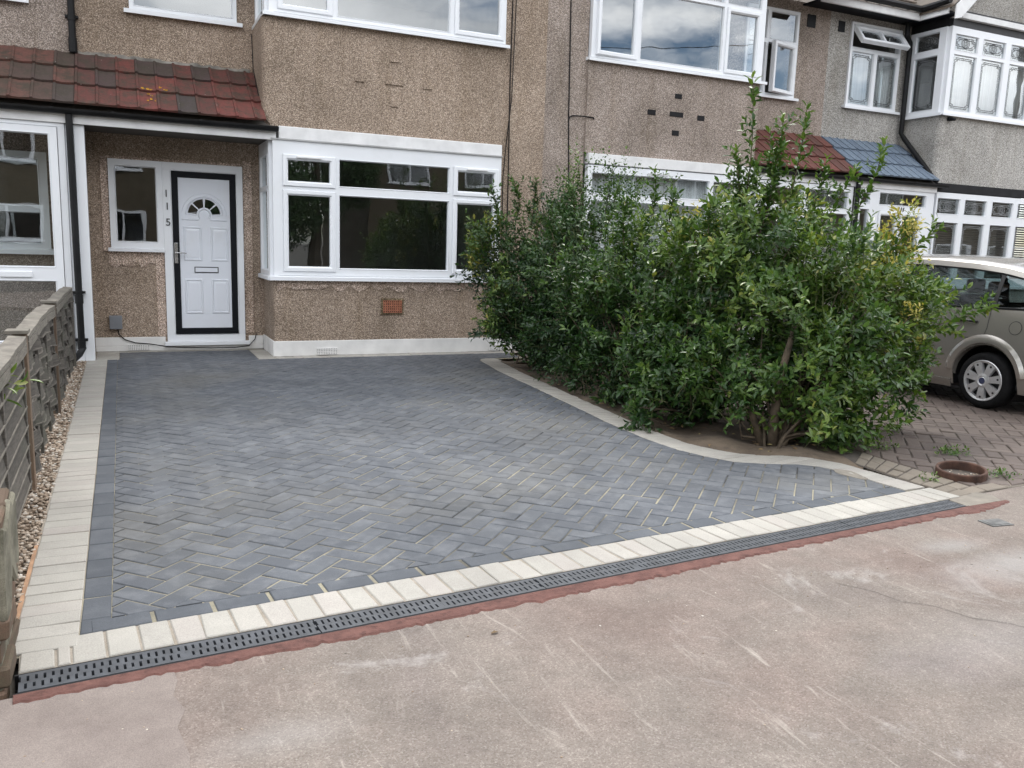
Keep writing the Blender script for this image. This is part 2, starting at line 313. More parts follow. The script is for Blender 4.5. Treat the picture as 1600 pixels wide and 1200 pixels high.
def herring(mb, field, joint=.0075, z=0., B=.1, tilt=.0009, ch=.0042, rough=0):
    xs = [p[0] for p in field]; ys = [p[1] for p in field]; c, s_ = math.cos(R(45)), math.sin(R(45))
    T = lambda u, v: (u * c - v * s_, u * s_ + v * c)
    us = [(x * c + y * s_) / B for x in (min(xs), max(xs)) for y in (min(ys), max(ys))]; vs = [(-x * s_ + y * c) / B for x in (min(xs), max(xs)) for y in (min(ys), max(ys))]
    for i in range(int(min(us)) - 2, int(max(us)) + 3):
        for j in range(int(min(vs)) - 2, int(max(vs)) + 3):
            k = (i - j) % 4
            if k == 0: a = (i, i + 2, j, j + 1)
            elif k == 3: a = (i, i + 1, j, j + 2)
            else: continue
            jj = [joint / 2 + random.uniform(0, rough) for _ in range(4)]
            rect = [T(a[0] * B + jj[0], a[2] * B + jj[1]), T(a[1] * B - jj[2], a[2] * B + jj[1]), T(a[1] * B - jj[2], a[3] * B - jj[3]), T(a[0] * B + jj[0], a[3] * B - jj[3])]
            if max(r[0] for r in rect) < min(xs) or min(r[0] for r in rect) > max(xs) or max(r[1] for r in rect) < min(ys) or min(r[1] for r in rect) > max(ys): continue
            pl = clip(field, rect)
            if pl: block(mb, pl, z, ch, None, tilt)

# ------------------------------------------------------------------ ground, pavement, driveway
def sheet(name, poly, z, mat, kind='structure', thick=0):
    m = MB()
    if thick: m.prism(poly, lambda p, k: (p[0], p[1], z - thick + k * thick))
    else: m.add([(p[0], p[1], z) for p in poly], [tuple(range(len(poly)))])
    return m.build(name, mat, kind=kind)
sheet('ground', [(-400, -400), (400, -400), (400, 400), (-400, 400)], -.16, GROUND)
sheet('road', [(-300, -19), (300, -19), (300, -12.2), (-300, -12.2)], -.13, ASPH)
A0 = Vector((-1.30, -7.115)); E1 = Vector((.9974, .0723)); N1 = Vector((-.0723, .9974))
FE = lambda s, n: tuple(A0 + E1 * s + N1 * n)      # along the front edge, towards the house
sheet('pavement', [(-60, -12.1), (60, -12.1)] + [FE(61, -.004), FE(4.88, -.004), FE(4.86, -.15), FE(-61, -.15)], -.004, PAVE, thick=.15)
m = MB(); m.box(-60, 60, -12.24, -12.1, -.16, -.002); m.build('kerb', CEM, kind='structure', bevel=.015)
sheet('front_yard_base', [FE(-60, -.15), FE(60, -.15), (60, 2.5), (-60, 2.5)], -.06, GROUND)
PAVE2 = m_sand('smooth_pink_tarmac', (.185, .152, .136), (.245, .207, .184), 2.6)
pm = MB(); pp = [(-3.2, -7.42), (-1.30, -7.262), FE(.2, -.16), FE(.42, -.16), (-.862, -7.245), (-.853, -7.33), (-.870, -7.42), (-.842, -7.51), (-.868, -7.6), (-.845, -7.75), (-.87, -8.0), (-.85, -8.6), (-.87, -12.0), (-3.2, -12.0)]
pm.prism(pp, lambda p, k: (p[0], p[1], -.05 + k * .0475)); pm.build('pavement_patch', PAVE2, kind='structure')
# a meandering hairline crack across the pavement
m = MB(); cp = [(1.72, -7.48), (1.80, -7.6), (1.83, -7.72), (1.92, -7.8), (1.96, -7.93), (2.06, -8.02), (2.12, -8.16), (2.26, -8.3), (2.33, -8.5), (2.5, -8.7)]
for a, b in zip(cp, cp[1:]):
    d = (Vector(b) - Vector(a)).normalized(); w = .0011
    m.add([(a[0] - d.y * w, a[1] + d.x * w, -.0015), (b[0] - d.y * w, b[1] + d.x * w, -.0015), (b[0] + d.y * w, b[1] - d.x * w, -.0015), (a[0] + d.y * w, a[1] - d.x * w, -.0015)], [(0, 1, 2, 3)])
m.build('pavement_crack', simple('crack_dirt', (.05, .045, .04), .95), kind='structure')
OUTER = [(3.12, -.66), (2.98, -.66), (2.9, -.73), (2.872, -.86), (2.83, -1.15), (2.75, -1.65), (2.64, -2.95), (2.56, -3.75), (2.495, -4.36), (2.468, -4.85), (2.485, -5.24), (2.55, -5.5), (2.66, -5.70), (2.84, -5.81), (3.02, -5.88), (3.12, -5.97), (3.165, -6.09), (3.185, -6.3), (3.205, -6.57)]
INNER = [(3.14, -.84), (3.09, -.842), (3.08, -.86), (3.07, -.95), (3.03, -1.25), (2.955, -1.75), (2.835, -3.0), (2.755, -3.8), (2.70, -4.42), (2.665, -4.85), (2.68, -5.16), (2.73, -5.33), (2.83, -5.52), (2.97, -5.62), (3.15, -5.69), (3.27, -5.82), (3.34, -6.0), (3.365, -6.28), (3.385, -6.56)]
# drive field in charcoal herringbone
rowtop = FE(0, .305)
fl = lambda x: A0.y + (x - A0.x) * .0723 / .9974 + .308
field = [(-1.04, fl(-1.04)), (3.18, fl(3.18))] + [(p[0] - .006, p[1] + .0) for p in OUTER[::-1][1:-2]] + [(2.98, -.645), (3.12, -.63), (3.5, -.63), (3.5, -.205), (.41, -.205), (.41, .655), (-1.02, .655), (-1.02, .06), (-1.04, .06)]
m = MB(); herring(m, field); DRV = m.build('driveway', DARKB, kind='structure')
sheet('driveway_joint_sand', [(-1.35, -7.0), (3.3, -6.75), (3.3, -6.4), (3.0, -5.7), (2.6, -5.2), (2.6, -4.3), (3.0, -.7), (3.6, -.7), (3.6, .9), (-1.3, .9)], -.0042, JOINT)
# charcoal edge rows: soldier row by the left border, stretcher row at the front
m = MB(); y = .055
while y > -6.95:
    block(m, [(-1.139, max(y - .2, fl(-1.09) - .10) + .002), (-1.043, max(y - .2, fl(-1.09) - .10) + .002), (-1.043, y - .002), (-1.139, y - .002)], .0005); y -= .201
s = .21
while s < 4.5:
    e = min(s + .2, 4.53); block(m, [FE(s + .004, .207), FE(e - .004, .207), FE(e - .004, .302), FE(s + .004, .302)], .0005); s += .207
for (x0, x1, y0, y1) in [(-1.02, .41, .66, .662)]: pass
m.build('driveway_edge_row', DARKS, kind='structure')
# pale border rows
m = MB(); y = .05
while y > -6.93:
    sk = random.gauss(0, .0015); block(m, [(-1.336 + sk, y - .0978), (-1.143, y - .0978), (-1.143, y - .0022), (-1.336 + sk, y - .0022)], .001, .003); y -= .1005
for k in range(7): block(m, [(-1.25, .06 + k * .1), (-1.025, .06 + k * .1), (-1.025, .158 + k * .1), (-1.25, .158 + k * .1)], .001, .003)
for k in range(14): block(m, [(-1.022 + k * .102, .665), (-.922 + k * .102, .665), (-.922 + k * .102, .757), (-1.022 + k * .102, .757)], .001, .003)
for k in range(8): block(m, [(.418, -.13 + k * .1), (.606, -.13 + k * .1), (.606, -.032 + k * .1), (.418, -.032 + k * .1)], .001, .003)
for k in range(32): block(m, [(.418 + k * .1005, -.2), (.516 + k * .1005, -.2), (.516 + k * .1005, -.017 if k > 1 else -.135), (.418 + k * .1005, -.017 if k > 1 else -.135)], .001, .003)
s = 0.0; first = True
while s < 4.68:
    w = .093 if not (.09 < s < .13) else .035
    sk = random.gauss(0, .004); block(m, [FE(s + .005 + sk, .002), FE(s + w + .006, .002), FE(s + w + .006, .199 + random.gauss(0, .001)), FE(s + .005, .199)], .002, .004); s += w + (.010 if s < 2.2 else .008)
def along(poly, step):
    pts = [Vector(p) for p in poly]; out_ = [tuple(pts[0])]; acc = 0; 
    Ls = [0]
    for a, b in zip(pts, pts[1:]): Ls.append(Ls[-1] + (b - a).length)
    return pts, Ls
def samp(pts, Ls, t):
    t *= Ls[-1]
    for i in range(len(pts) - 1):
        if t <= Ls[i + 1] + 1e-9: return tuple(pts[i].lerp(pts[i + 1], (t - Ls[i]) / max(1e-9, Ls[i + 1] - Ls[i])))
    return tuple(pts[-1])
po, lo = along(OUTER, 0); pi_, li = along(INNER, 0); nb = 62
for k in range(nb):
    t0, t1 = (k + .02) / nb, (k + .98) / nb
    block(m, [samp(po, lo, t0), samp(po, lo, t1), samp(pi_, li, t1), samp(pi_, li, t0)], .0015, .003)
m.build('driveway_border', PALEB, kind='structure')
m = MB(); m.add([(*FE(-.0, -.002), -.0026), (*FE(4.7, -.002), -.0026), (*FE(4.7, .203), -.0026), (*FE(-.0, .203), -.0026)], [(0, 1, 2, 3)])
m.add([(-1.345, -6.9, -.0029), (-1.141, -6.9, -.0029), (-1.141, .06, -.0029), (-1.345, .06, -.0029)], [(0, 1, 2, 3)])
for k in range(len(OUTER) - 1): m.add([(*OUTER[k], -.0031), (*OUTER[k + 1], -.0031), (*INNER[k + 1], -.0031), (*INNER[k], -.0031)], [(0, 1, 2, 3)])
m.add([(.414, -.204, -.0033), (3.7, -.204, -.0033), (3.7, 0, -.0033), (.414, 0, -.0033)], [(0, 1, 2, 3)]); m.add([(-1.26, .062, -.0034), (-1.022, .062, -.0034), (-1.022, .77, -.0034), (-1.26, .77, -.0034)], [(0, 1, 2, 3)])
m.build('border_joint_sand', JOINTP, kind='structure')
# planting bed
bed = INNER + [(3.45, -6.0), (3.62, -5.6), (4.05, -3.5), (4.1, -.62), (3.14, -.62)]
NBX = 14; m = MB()
def inpoly(x, y, P):
    c = False
    for i in range(len(P)):
        a, b = P[i - 1], P[i]
        if (a[1] > y) != (b[1] > y) and x < (b[0] - a[0]) * (y - a[1]) / (b[1] - a[1]) + a[0]: c = not c
    return c
for i in range(30):
    for j in range(110):
        x0, y0 = 2.64 + i * .05, -6.05 + j * .05
        q = clip(bed, [(x0, y0), (x0 + .05, y0), (x0 + .05, y0 + .05), (x0, y0 + .05)])
        if len(q) > 2: m.add([(p[0], p[1], -.012 + .03 * math.sin(p[0] * 9) * math.sin(p[1] * 7) * (1 if inpoly(p[0] - .04, p[1], bed) and inpoly(p[0] + .04, p[1], bed) else .2)) for p in q], [tuple(range(len(q)))])
m.build('planting_bed', SOIL, kind='structure')
# the neighbour's old brick drive
of = [(3.40, -6.78), (3.44, -6.0), (3.62, -5.6), (4.06, -3.5), (4.1, -.02), (9.4, -.02), FE(10.7, .0), FE(5.0, .0)]
of[6] = (9.4, -6.35)
m = MB(); herring(m, [(3.72, -6.72), (3.76, -5.75), (4.1, -3.5), (4.13, -.02), (9.4, -.02), (9.4, -6.32)], .005, -.004, .102, .0024, .006, .002); m.build('brick_drive', OLDB, kind='structure')
m = MB(); a, b, c_, d = (3.405, -6.77), (3.71, -6.73), (3.74, -5.75), (3.46, -5.95)
for k in range(9):
    for q in range(2):
        f = lambda t, u: tuple((Vector(a).lerp(Vector(d), t)).lerp(Vector(b).lerp(Vector(c_), t), u)); sh = .5 if k % 2 else 0
        block(m, [f(k / 9 + .006, q / 2 + .02), f(k / 9 + .006, q / 2 + .48), f((k + 1) / 9 - .006, q / 2 + .48), f((k + 1) / 9 - .006, q / 2 + .02)], -.003, .006, None, .003)
for k in range(26): block(m, [FE(5.03 + k * .21, .02), FE(5.03 + k * .21 + .2, .02), FE(5.03 + k * .21 + .2, .12), FE(5.03 + k * .21, .12)], -.003, .006, None, .003)
m.build('brick_drive_edge', OLDTAN, kind='structure')
sheet('brick_drive_joints', [(3.40, -6.8), (3.44, -6.0), (3.62, -5.6), (4.06, -3.5), (4.1, 0), (9.6, 0), (9.6, -6.4), FE(5.2, .0), FE(4.72, .0)], -.0115, OLDJ)
# drain channel with slotted gratings
dr = thing('drain_channel', 'long dark grey slotted drain channel along the front edge of the driveway', 'drain', (*FE(0, -.07), 0))
m = MB()
for n0, n1 in ((-.138, -.128), (-.014, -.004)): m.prism([FE(-.01, n0), FE(4.61, n0), FE(4.61, n1), FE(-.01, n1)], lambda p, k: (p[0], p[1], -.05 + k * .049))
m.prism([FE(-.01, -.128), FE(4.61, -.128), FE(4.61, -.014), FE(-.01, -.014)], lambda p, k: (p[0], p[1], -.052 + k * .006)); m.build('channel_body', simple('drain_black', (.006, .006, .007), .8), dr)
GRT = simple('grating_grey', (.066, .072, .082), .5, .2, 18, .2)
L_ = 4.59 / 5
for g in range(5):
    m = MB(); s0 = g * L_ + .002; s1 = (g + 1) * L_ - .002; zt = .001
    def slab(a, b, n0, n1, z1=zt): m.prism([FE(a, n0), FE(b, n0), FE(b, n1), FE(a, n1)], lambda p, k: (p[0], p[1], -.014 + k * (z1 + .014)))
    slab(s0, s1, -.127, -.112); slab(s0, s1, -.078, -.064); slab(s0, s1, -.030, -.015)
    s = s0; pitch = .0228; k = 0
    while s < s1 - .004:
        slab(s, min(s + pitch * .66, s1), -.112, -.078); slab(s + pitch * .25, min(s + pitch * .91, s1), -.064, -.030)
        if k % 2: slab(s + pitch * .66, min(s + pitch, s1), -.112, -.104, zt - .0006); slab(s + pitch * .91, min(s + pitch * 1.25, s1), -.064, -.057, zt - .0006)
        if abs(s - (s0 + s1) / 2) < pitch * .6: slab(s, min(s + pitch * 1.3, s1), -.112, -.078, zt - .0004)
        s += pitch; k += 1
    m.build('grating', GRT, dr)
# red mortar fillet
m = MB(); top = []; n = 260
for i in range(n + 1):
    s = -.01 + i * 4.93 / n; base = float(np.interp(s, [0, .4, .8, 1.2, 1.6, 2.2, 3, 4, 4.8], [.042, .042, .062, .074, .062, .07, .058, .058, .075])); w = base + .006 * math.sin(s * 5.3 + 2 * math.sin(s * 3.1)) + .006 * math.sin(s * 17.7 + 3 * math.sin(s * 7.3)) + random.gauss(0, .0055)
    if s > 4.6: w *= max(.35, 1 - (s - 4.6) / .5)
    top.append((FE(s, -.139 - max(0, s - 4.62) * .05), FE(s, -.139 - w), FE(s, -.139 - w - .012)))
for a, b in zip(top, top[1:]): m.add([(*a[0], .0015), (*b[0], .0015), (*b[1], .002), (*a[1], .002), (*b[2], -.006), (*a[2], -.006)], [(3, 2, 1, 0), (5, 4, 2, 3)])
m.build('mortar_strip', REDM, kind='structure')
m = MB(); cpts = [FE(4.60, -.137), FE(4.90, -.137), FE(4.96, -.06), FE(4.95, -.0), FE(4.93, .03), FE(4.74, .045), FE(4.715, .01), FE(4.62, -.003)]; m.prism(cpts, lambda p, k: (p[0], p[1], -.03 + k * .027)); m.build('mortar_patch', CEM, kind='structure', bevel=.004)
m = MB(); pp = [(3.17 + .055 * math.cos(a) * (1 + .2 * math.sin(3 * a)), -6.19 + .13 * math.sin(a)) for a in [k * math.pi / 9 for k in range(18)]]; m.prism(pp, lambda p, k: (p[0], p[1], -.03 + k * .034)); m.build('cement_patch', CEM, kind='structure', bevel=.003)
# gravel strip
def ico():
    t = (1 + 5 ** .5) / 2; v = np.array([(-1, t, 0), (1, t, 0), (-1, -t, 0), (1, -t, 0), (0, -1, t), (0, 1, t), (0, -1, -t), (0, 1, -t), (t, 0, -1), (t, 0, 1), (-t, 0, -1), (-t, 0, 1)], float); v /= np.linalg.norm(v[0])
    f = np.array([(0, 11, 5), (0, 5, 1), (0, 1, 7), (0, 7, 10), (0, 10, 11), (1, 5, 9), (5, 11, 4), (11, 10, 2), (10, 7, 6), (7, 1, 8), (3, 9, 4), (3, 4, 2), (3, 2, 6), (3, 6, 8), (3, 8, 9), (4, 9, 5), (2, 4, 11), (6, 2, 10), (8, 6, 7), (9, 8, 1)]); return v, f
def npmesh(name, V, F, tint, mat, parent=None, smooth=False):
    me = bpy.data.meshes.new(name); nv, nf, k = len(V), len(F), F.shape[1]
    me.vertices.add(nv); me.vertices.foreach_set('co', V.astype(np.float32).ravel()); me.loops.add(nf * k); me.loops.foreach_set('vertex_index', F.astype(np.int32).ravel())
    me.polygons.add(nf); me.polygons.foreach_set('loop_start', np.arange(0, nf * k, k, dtype=np.int32)); me.polygons.foreach_set('loop_total', np.full(nf, k, np.int32))
    me.update(calc_edges=True); a = me.attributes.new('tint', 'FLOAT_COLOR', 'POINT'); c = np.ones((nv, 4), np.float32); c[:, 0] = tint; c[:, 1] = (tint * 7.3) % 1; c[:, 2] = (tint * 3.1) % 1; a.data.foreach_set('color', c.ravel())
    if smooth: me.polygons.foreach_set('use_smooth', np.ones(nf, bool))
    me.materials.append(mat); me.validate(); o = bpy.data.objects.new(name, me); COL.objects.link(o)
    if parent: o.parent = parent
    return o
def pebbles(n, xf, size, zf):
    v, f = ico(); sz = rng.uniform(size[0], size[1], (n, 1, 3)) * np.array([1.2, 1, .72]); ang = rng.uniform(0, 6.28, n); P = v[None] * (1 + rng.normal(0, .16, (n, 12, 1))) * sz
    c, s_ = np.cos(ang)[:, None], np.sin(ang)[:, None]; X = P[..., 0] * c - P[..., 1] * s_; Yv = P[..., 0] * s_ + P[..., 1] * c
    pos = xf(n); V = np.stack([X + pos[:, :1], Yv + pos[:, 1:2], P[..., 2] + zf(n)[:, None]], -1).reshape(-1, 3)
    F = (f[None] + (np.arange(n) * 12)[:, None, None]).reshape(-1, 3); return V, F, np.repeat(rng.random(n), 12)
def gx(n):
    y = rng.uniform(-6.95, .05, n); x = rng.uniform(-1.60, -1.342, n); return np.stack([x, y], 1)
V, F, T = pebbles(9000, gx, (.006, .0125), lambda n: rng.uniform(-.02, .004, n)); g = npmesh('gravel', V, F, T, PEB, None, True); g['kind'] = 'stuff'
sheet('gravel_bed', [(-1.65, -7.0), (-1.339, -7.0), (-1.339, .1), (-1.65, .1)], -.018, SOIL)
m = MB(); m.box(-1.352, -1.338, -7.05, -5.9, -.05, .004); m.build('border_haunching', simple('orange_mortar', (.42, .25, .15), .9, .2, 10, .4), kind='structure')

# ------------------------------------------------------------------ window builder
def front(y0): return lambda s, d, z: (s, y0 + d, z)
def leftret(x0): return lambda s, d, z: (x0 + d, s, z)      # faces -X, s runs along Y
def rect_loop(T, r, d, i=0): return [T(r[0] + i, d, r[2] + i), T(r[1] - i, d, r[2] + i), T(r[1] - i, d, r[3] - i), T(r[0] + i, d, r[3] - i)]
def ring(m, T, r, prof): m.loops([rect_loop(T, r, d, i) for i, d in prof])
def slabs(m, T, r, holes, d0, d1):
    zs = sorted({r[2], r[3]} | {z for h in holes for z in h[2:] if r[2] < z < r[3]})
    for z0, z1 in zip(zs, zs[1:]):
        hs = sorted([h for h in holes if h[2] < (z0 + z1) / 2 < h[3]]); x = r[0]
        for h in hs + [(r[1], r[1] + 1, 0, 0)]:
            if h[0] - x > 1e-5:
                a, b = x, min(h[0], r[1]); m.add([T(a, d0, z0), T(b, d0, z0), T(b, d1, z0), T(a, d1, z0), T(a, d0, z1), T(b, d0, z1), T(b, d1, z1), T(a, d1, z1)], [(3, 2, 1, 0), (4, 5, 6, 7), (0, 1, 5, 4), (1, 2, 6, 5), (2, 3, 7, 6), (3, 0, 4, 7)])
            x = max(x, h[1])
def rotfn(T, r, op):
    if not op: return T
    kind, ang = op; c, s_ = math.cos(ang), math.sin(ang)
    def f(s, d, z):
        dd = d + .06
        if kind == 'top': h = r[3] - z; return T(s, -.06 - h * s_ + dd * c, r[3] - h * c - dd * s_)
        if kind == 'right': h = r[1] - s; return T(r[1] - h * c - dd * s_, -.06 - h * s_ + dd * c, z)
        if kind == 'left': h = s - r[0]; return T(r[0] + h * c, -.06 - h * s_ + dd * c, z)
    return f
def leading(m, T, r, pat):
    w = .006; d = -.012
    def bar(a, b):
        v = Vector((b[0] - a[0], b[1] - a[1])); n_ = Vector((-v.y, v.x)).normalized() * w / 2
        q = [(a[0] + n_.x, a[1] + n_.y), (a[0] - n_.x, a[1] - n_.y), (b[0] - n_.x, b[1] - n_.y), (b[0] + n_.x, b[1] + n_.y)]
        m.loops([[T(p[0], d, p[1]) for p in q], [T(p[0], d - .004, p[1]) for p in q]], True, True)
    for ins, k in ((.035, .05), (.06, .05)):
        x0, x1, z0, z1 = r[0] + ins, r[1] - ins, r[2] + ins, r[3] - ins
        P = [(x0 + k, z0), (x1 - k, z0), (x1 - k, z0 + k * .5), (x1, z0 + k * .8), (x1, z1 - k * .8), (x1 - k, z1 - k * .5), (x1 - k, z1), (x0 + k, z1), (x0 + k, z1 - k * .5), (x0, z1 - k * .8), (x0, z0 + k * .8), (x0 + k, z0 + k * .5)]
        for a, b in zip(P, P[1:] + P[:1]): bar(a, b)
    if pat:
        cx, cz = (r[0] + r[1]) / 2, (r[2] + r[3]) / 2
        for rx, rz in ((.045, .07), (.09, .075), (.022, .035)):
            P = [(cx + rx * math.cos(a), cz + rz * math.sin(a)) for a in [q * math.pi / 5 for q in range(10)]]
            for a, b in zip(P, P[1:] + P[:1]): bar(a, b)
def window(parent, T, r, lights, sill=None, glass=None, lead=None, t=.035, name='window', frame_mat=None, vents=()):
    """r outer frame; lights: (rect, 'fix'|'sash', open, pattern)."""
    fm = frame_mat or UPVC; m = MB(); holes = [l[0] for l in lights]
    slabs(m, T, r, holes, -t, .05)
    for l in lights: ring(m, T, l[0], [(0, -t), (.0, -t - .004), (.004, -t - .005), (.014, -t + .018), (.014, .02)] if l[1] == 'fix' else [(0, -t), (.006, -t + .01), (.006, .05)])
    w = m.build(name, fm, parent)
    gm = MB(); ld = MB(); tr = MB()
    for l in lights:
        TT = rotfn(T, l[0], l[2]) if len(l) > 2 else T; rr = l[0]
        if l[1] == 'sash':
            sm = MB(); b = .062 if min(rr[1] - rr[0], rr[3] - rr[2]) > .3 else .05
            ring(sm, TT, rr, [(.003, .02), (.003, -t - .012), (.01, -t - .02), (b - .018, -t - .02), (b - .004, -t - .004), (b, -t + .0), (b, .02), (.003, .02)]); sm.build('opening_light', fm, w)
            gr = (rr[0] + b, rr[1] - b, rr[2] + b, rr[3] - b)
            if len(l) > 3 and l[3] == 'bar': mm = (gr[0] + gr[1]) / 2; bm = MB(); slabs(bm, TT, (mm - .022, mm + .022, gr[2], gr[3]), [], -t - .014, .015); bm.build('glazing_bar', fm, w)
        else: gr = (rr[0] + .012, rr[1] - .012, rr[2] + .012, rr[3] - .012)
        gm.add([TT(gr[0], -.006, gr[2]), TT(gr[1], -.006, gr[2]), TT(gr[1], -.006, gr[3]), TT(gr[0], -.006, gr[3])], [(0, 1, 2, 3)])
        if lead and len(l) > 3 and l[3] == 'bar':
            mm = (gr[0] + gr[1]) / 2; leading(ld, TT, (gr[0], mm - .02, gr[2], gr[3]), True); leading(ld, TT, (mm + .02, gr[1], gr[2], gr[3]), True)
        elif lead: leading(ld, TT, gr, len(l) > 3 and l[3])
    gm.build('pane', glass or GLASS, w)
    if lead: ld.build('leading', lead, w)
    for v in vents:
        tr = MB(); slabs(tr, T, v, [], -t - .045, -t - .02); tr.build('trickle_vent', BOARD, w, bevel=.003)
    if sill:
        m = MB(); s0, s1, z0, z1, d0 = sill
        prof = [(0.05, z1 + .012), (-t - .004, z1 + .006), (d0, z1 - .004), (d0, z0), (d0 + .012, z0), (d0 + .014, z0 + .012), (.05, z0 + .012)]
        m.loops([[T(s0, d, z) for d, z in prof], [T(s1, d, z) for d, z in prof]], True, True); m.build('sill', UPVC, w)
    return w
def strip_wall(m, path, z0, z1, th):
    """vertical slab along a plan polyline (outer face on the path, th to the left of travel)."""
    n = len(path); inn = []
    for i in range(n):
        a = Vector(path[max(0, i - 1)]); b = Vector(path[min(n - 1, i + 1)]); d = (b - a).normalized(); inn.append((path[i][0] - d.y * th, path[i][1] + d.x * th))
    Ls = [[(*path[i], z0), (*path[i], z1), (*inn[i], z1), (*inn[i], z0)] for i in range(n)]; m.loops(Ls, True, True)
def corner(xr, d, r=.09, x1=0, n=6): # return wall from the recess out, round the bay corner, along the front
    return [(xr, d)] + [(xr, r + .02)] + [(xr + r - r * math.cos(a), r - r * math.sin(a)) for a in [k * math.pi / 2 / n for k in range(n + 1)]] + [(x1, 0)]
def digits(txt, T, s, z, size, mat, parent, name='house_number', italic=0):
    cu = bpy.data.curves.new('number_text', 'FONT'); cu.body = txt; cu.size = size; cu.extrude = .005; cu.shear = italic; cu.align_x = 'CENTER'
    tmp = bpy.data.objects.new('number_text', cu); COL.objects.link(tmp); dg = bpy.context.evaluated_depsgraph_get(); me = tmp.evaluated_get(dg).to_mesh()
    m = MB(); m.add([T(s + v.co.x, -.005 - v.co.z, z + v.co.y) for v in me.vertices], [tuple(p.vertices) for p in me.polygons]); tmp.evaluated_get(dg).to_mesh_clear()
    bpy.data.objects.remove(tmp); bpy.data.curves.remove(cu); return m.build(name, mat, parent)
def airbrick(parent, T, r, mat, holes=(7, 4), name='air_brick'):
    m = MB(); nx, nz = holes; hs = []; w = (r[1] - r[0]) / nx; h = (r[3] - r[2]) / nz
    for i in range(nx):
        for j in range(nz): hs.append((r[0] + (i + .28) * w, r[0] + (i + .72) * w, r[2] + (j + .25) * h, r[2] + (j + .75) * h))
    slabs(m, T, r, hs, -.022, .0); m.m = 1; slabs(m, T, (r[0] + .004, r[1] - .004, r[2] + .004, r[3] - .004), [], -.013, .0); return m.build(name, [mat, BLACK], parent)
D = .774
def shell(h, x0, x1, eave=5.3, ztop=8.3):
    """party walls, back wall, floors and rooms of a terraced house."""
    m = MB(); m.box(x0 + .02, x0 + .1, D + .22, 9, 0, eave); m.box(x1 - .1, x1 - .02, D + .22, 9, 0, eave); m.box(x0 + .1, x1 - .1, 8.9, 9, 0, eave)
    m.box(x0 + .1, x1 - .1, D + .25, 8.9, -.05, .02); m.box(x0 + .1, x1 - .1, D + .25, 8.9, 2.62, 2.8); m.box(x0 + .1, x1 - .1, D + .25, 8.9, eave - .12, eave - .02)
    m.box(x0 + .1, x1 - .1, 4.2, 4.3, .02, 2.62); m.box(x0 + .1, x1 - .1, 4.2, 4.3, 2.8, eave - .12); m.build('room', INT, h)
def roof(h, x0, x1, ye=.32, ze=5.28):
    m = MB(); rows = 20; sl_ = 38; c, s_ = math.cos(R(sl_)), math.sin(R(sl_)); g = .26
    for k in range(rows):
        x = x0; off = (k % 2) * .12
        while x < x1:
            xa, xb = max(x0, x - off), min(x1, x - off + .235)
            if xb > xa:
                m.tint = random.random(); y0, z0 = ye + k * g * c, ze + k * g * s_; y1, z1 = y0 + (g + .06) * c, z0 + (g + .06) * s_ - .02
                m.add([(xa, y0, z0 + .03), (xb, y0, z0 + .03), (xb, y1, z1 + .012), (xa, y1, z1 + .012), (xa, y0, z0 + .012), (xb, y0, z0 + .012)], [(0, 1, 2, 3), (4, 5, 1, 0)])
            x += .24
    yr = ye + rows * g * c; zr = ze + rows * g * s_
    m.tint = .4; m.add([(x0, yr, zr), (x1, yr, zr), (x1, 9.3, ze), (x0, 9.3, ze)], [(0, 1, 2, 3)]); m.add([(x0, ye, ze), (x1, ye, ze), (x1, yr, zr - .03), (x0, yr, zr - .03)], [(3, 2, 1, 0)])
    return m.build('roof', ROOFT, h)
def canopy(h, x0, x1, mat, zt=3.26, ze=2.625, ye=-.07, w=.195, lichen=()):
    m = MB(); y1 = D; n = 3; x0s = x0
    dy, dz = (y1 - ye), (zt - ze); Ln = math.hypot(dy, dz); uy, uz = dy / Ln, dz / Ln; ny, nz = -uz, uy
    for k in range(n):
        l0 = k * Ln / n - (.0 if k else .03); l1 = min(Ln, (k + 1) * Ln / n + .06); x = x0
        while x < x1 - .01:
            xb = min(x + w, x1); m.tint = min(1, max(0, random.gauss(.55, .28))) if random.random() > .05 else .06
            jit = random.gauss(0, .003)
            prof = [(0, 0), (0, .032), (.004, .036), (.024, .036), (.03, .026), (.5, .02), (.96, .026), (1, .026), (1, 0)]
            pr = [(x + (p if p < .04 else p * (xb - x)) if p != 0 else x, hgt) for p, hgt in prof]; pr[-1] = (xb - .002, 0); pr[-2] = (xb - .002, .026)
            def P(px, l, hh): return (px, ye + uy * l + ny * hh, ze + uz * l + nz * hh)
            m.loops([[P(px, l0 + jit, .026 + hh) for px, hh in pr], [P(px, l1, hh - .004) for px, hh in pr]], True, True); x += w
    m.m = 1
    for x, l in lichen:
        for _ in range(3):
            xx, ll = x + random.gauss(0, .02), l * Ln + random.gauss(0, .012); rr = random.uniform(.008, .02); m.add([(xx + rr * random.uniform(.7, 1.3) * math.cos(a), ye + uy * (ll + rr * math.sin(a)) + ny * .0485, ze + uz * (ll + rr * math.sin(a)) + nz * .0485) for a in [q * math.pi / 4 for q in range(8)]], [tuple(range(8))])
    return m.build('canopy', [mat, LICH], h)
def canopy_base(h, x0, x1, fasc=True, ze=2.6):
    m = MB(); m.add([(x0, -.02, ze - .02), (x1, -.02, ze - .02), (x1, D, 3.235), (x0, D, 3.235), (x0, -.02, ze - .14), (x1, -.02, ze - .14), (x1, D, ze - .14), (x0, D, ze - .14)], [(3, 2, 1, 0), (4, 5, 6, 7), (0, 1, 5, 4), (1, 2, 6, 5), (2, 3, 7, 6), (3, 0, 4, 7)]); m.build('canopy_carcass', simple('soffit_paint', (.10, .09, .08), .8), h)
    m = MB(); m.box(x0, x1, -.045, -.022, 2.44, 2.535); m.build('fascia', BOARD, h, bevel=.004)
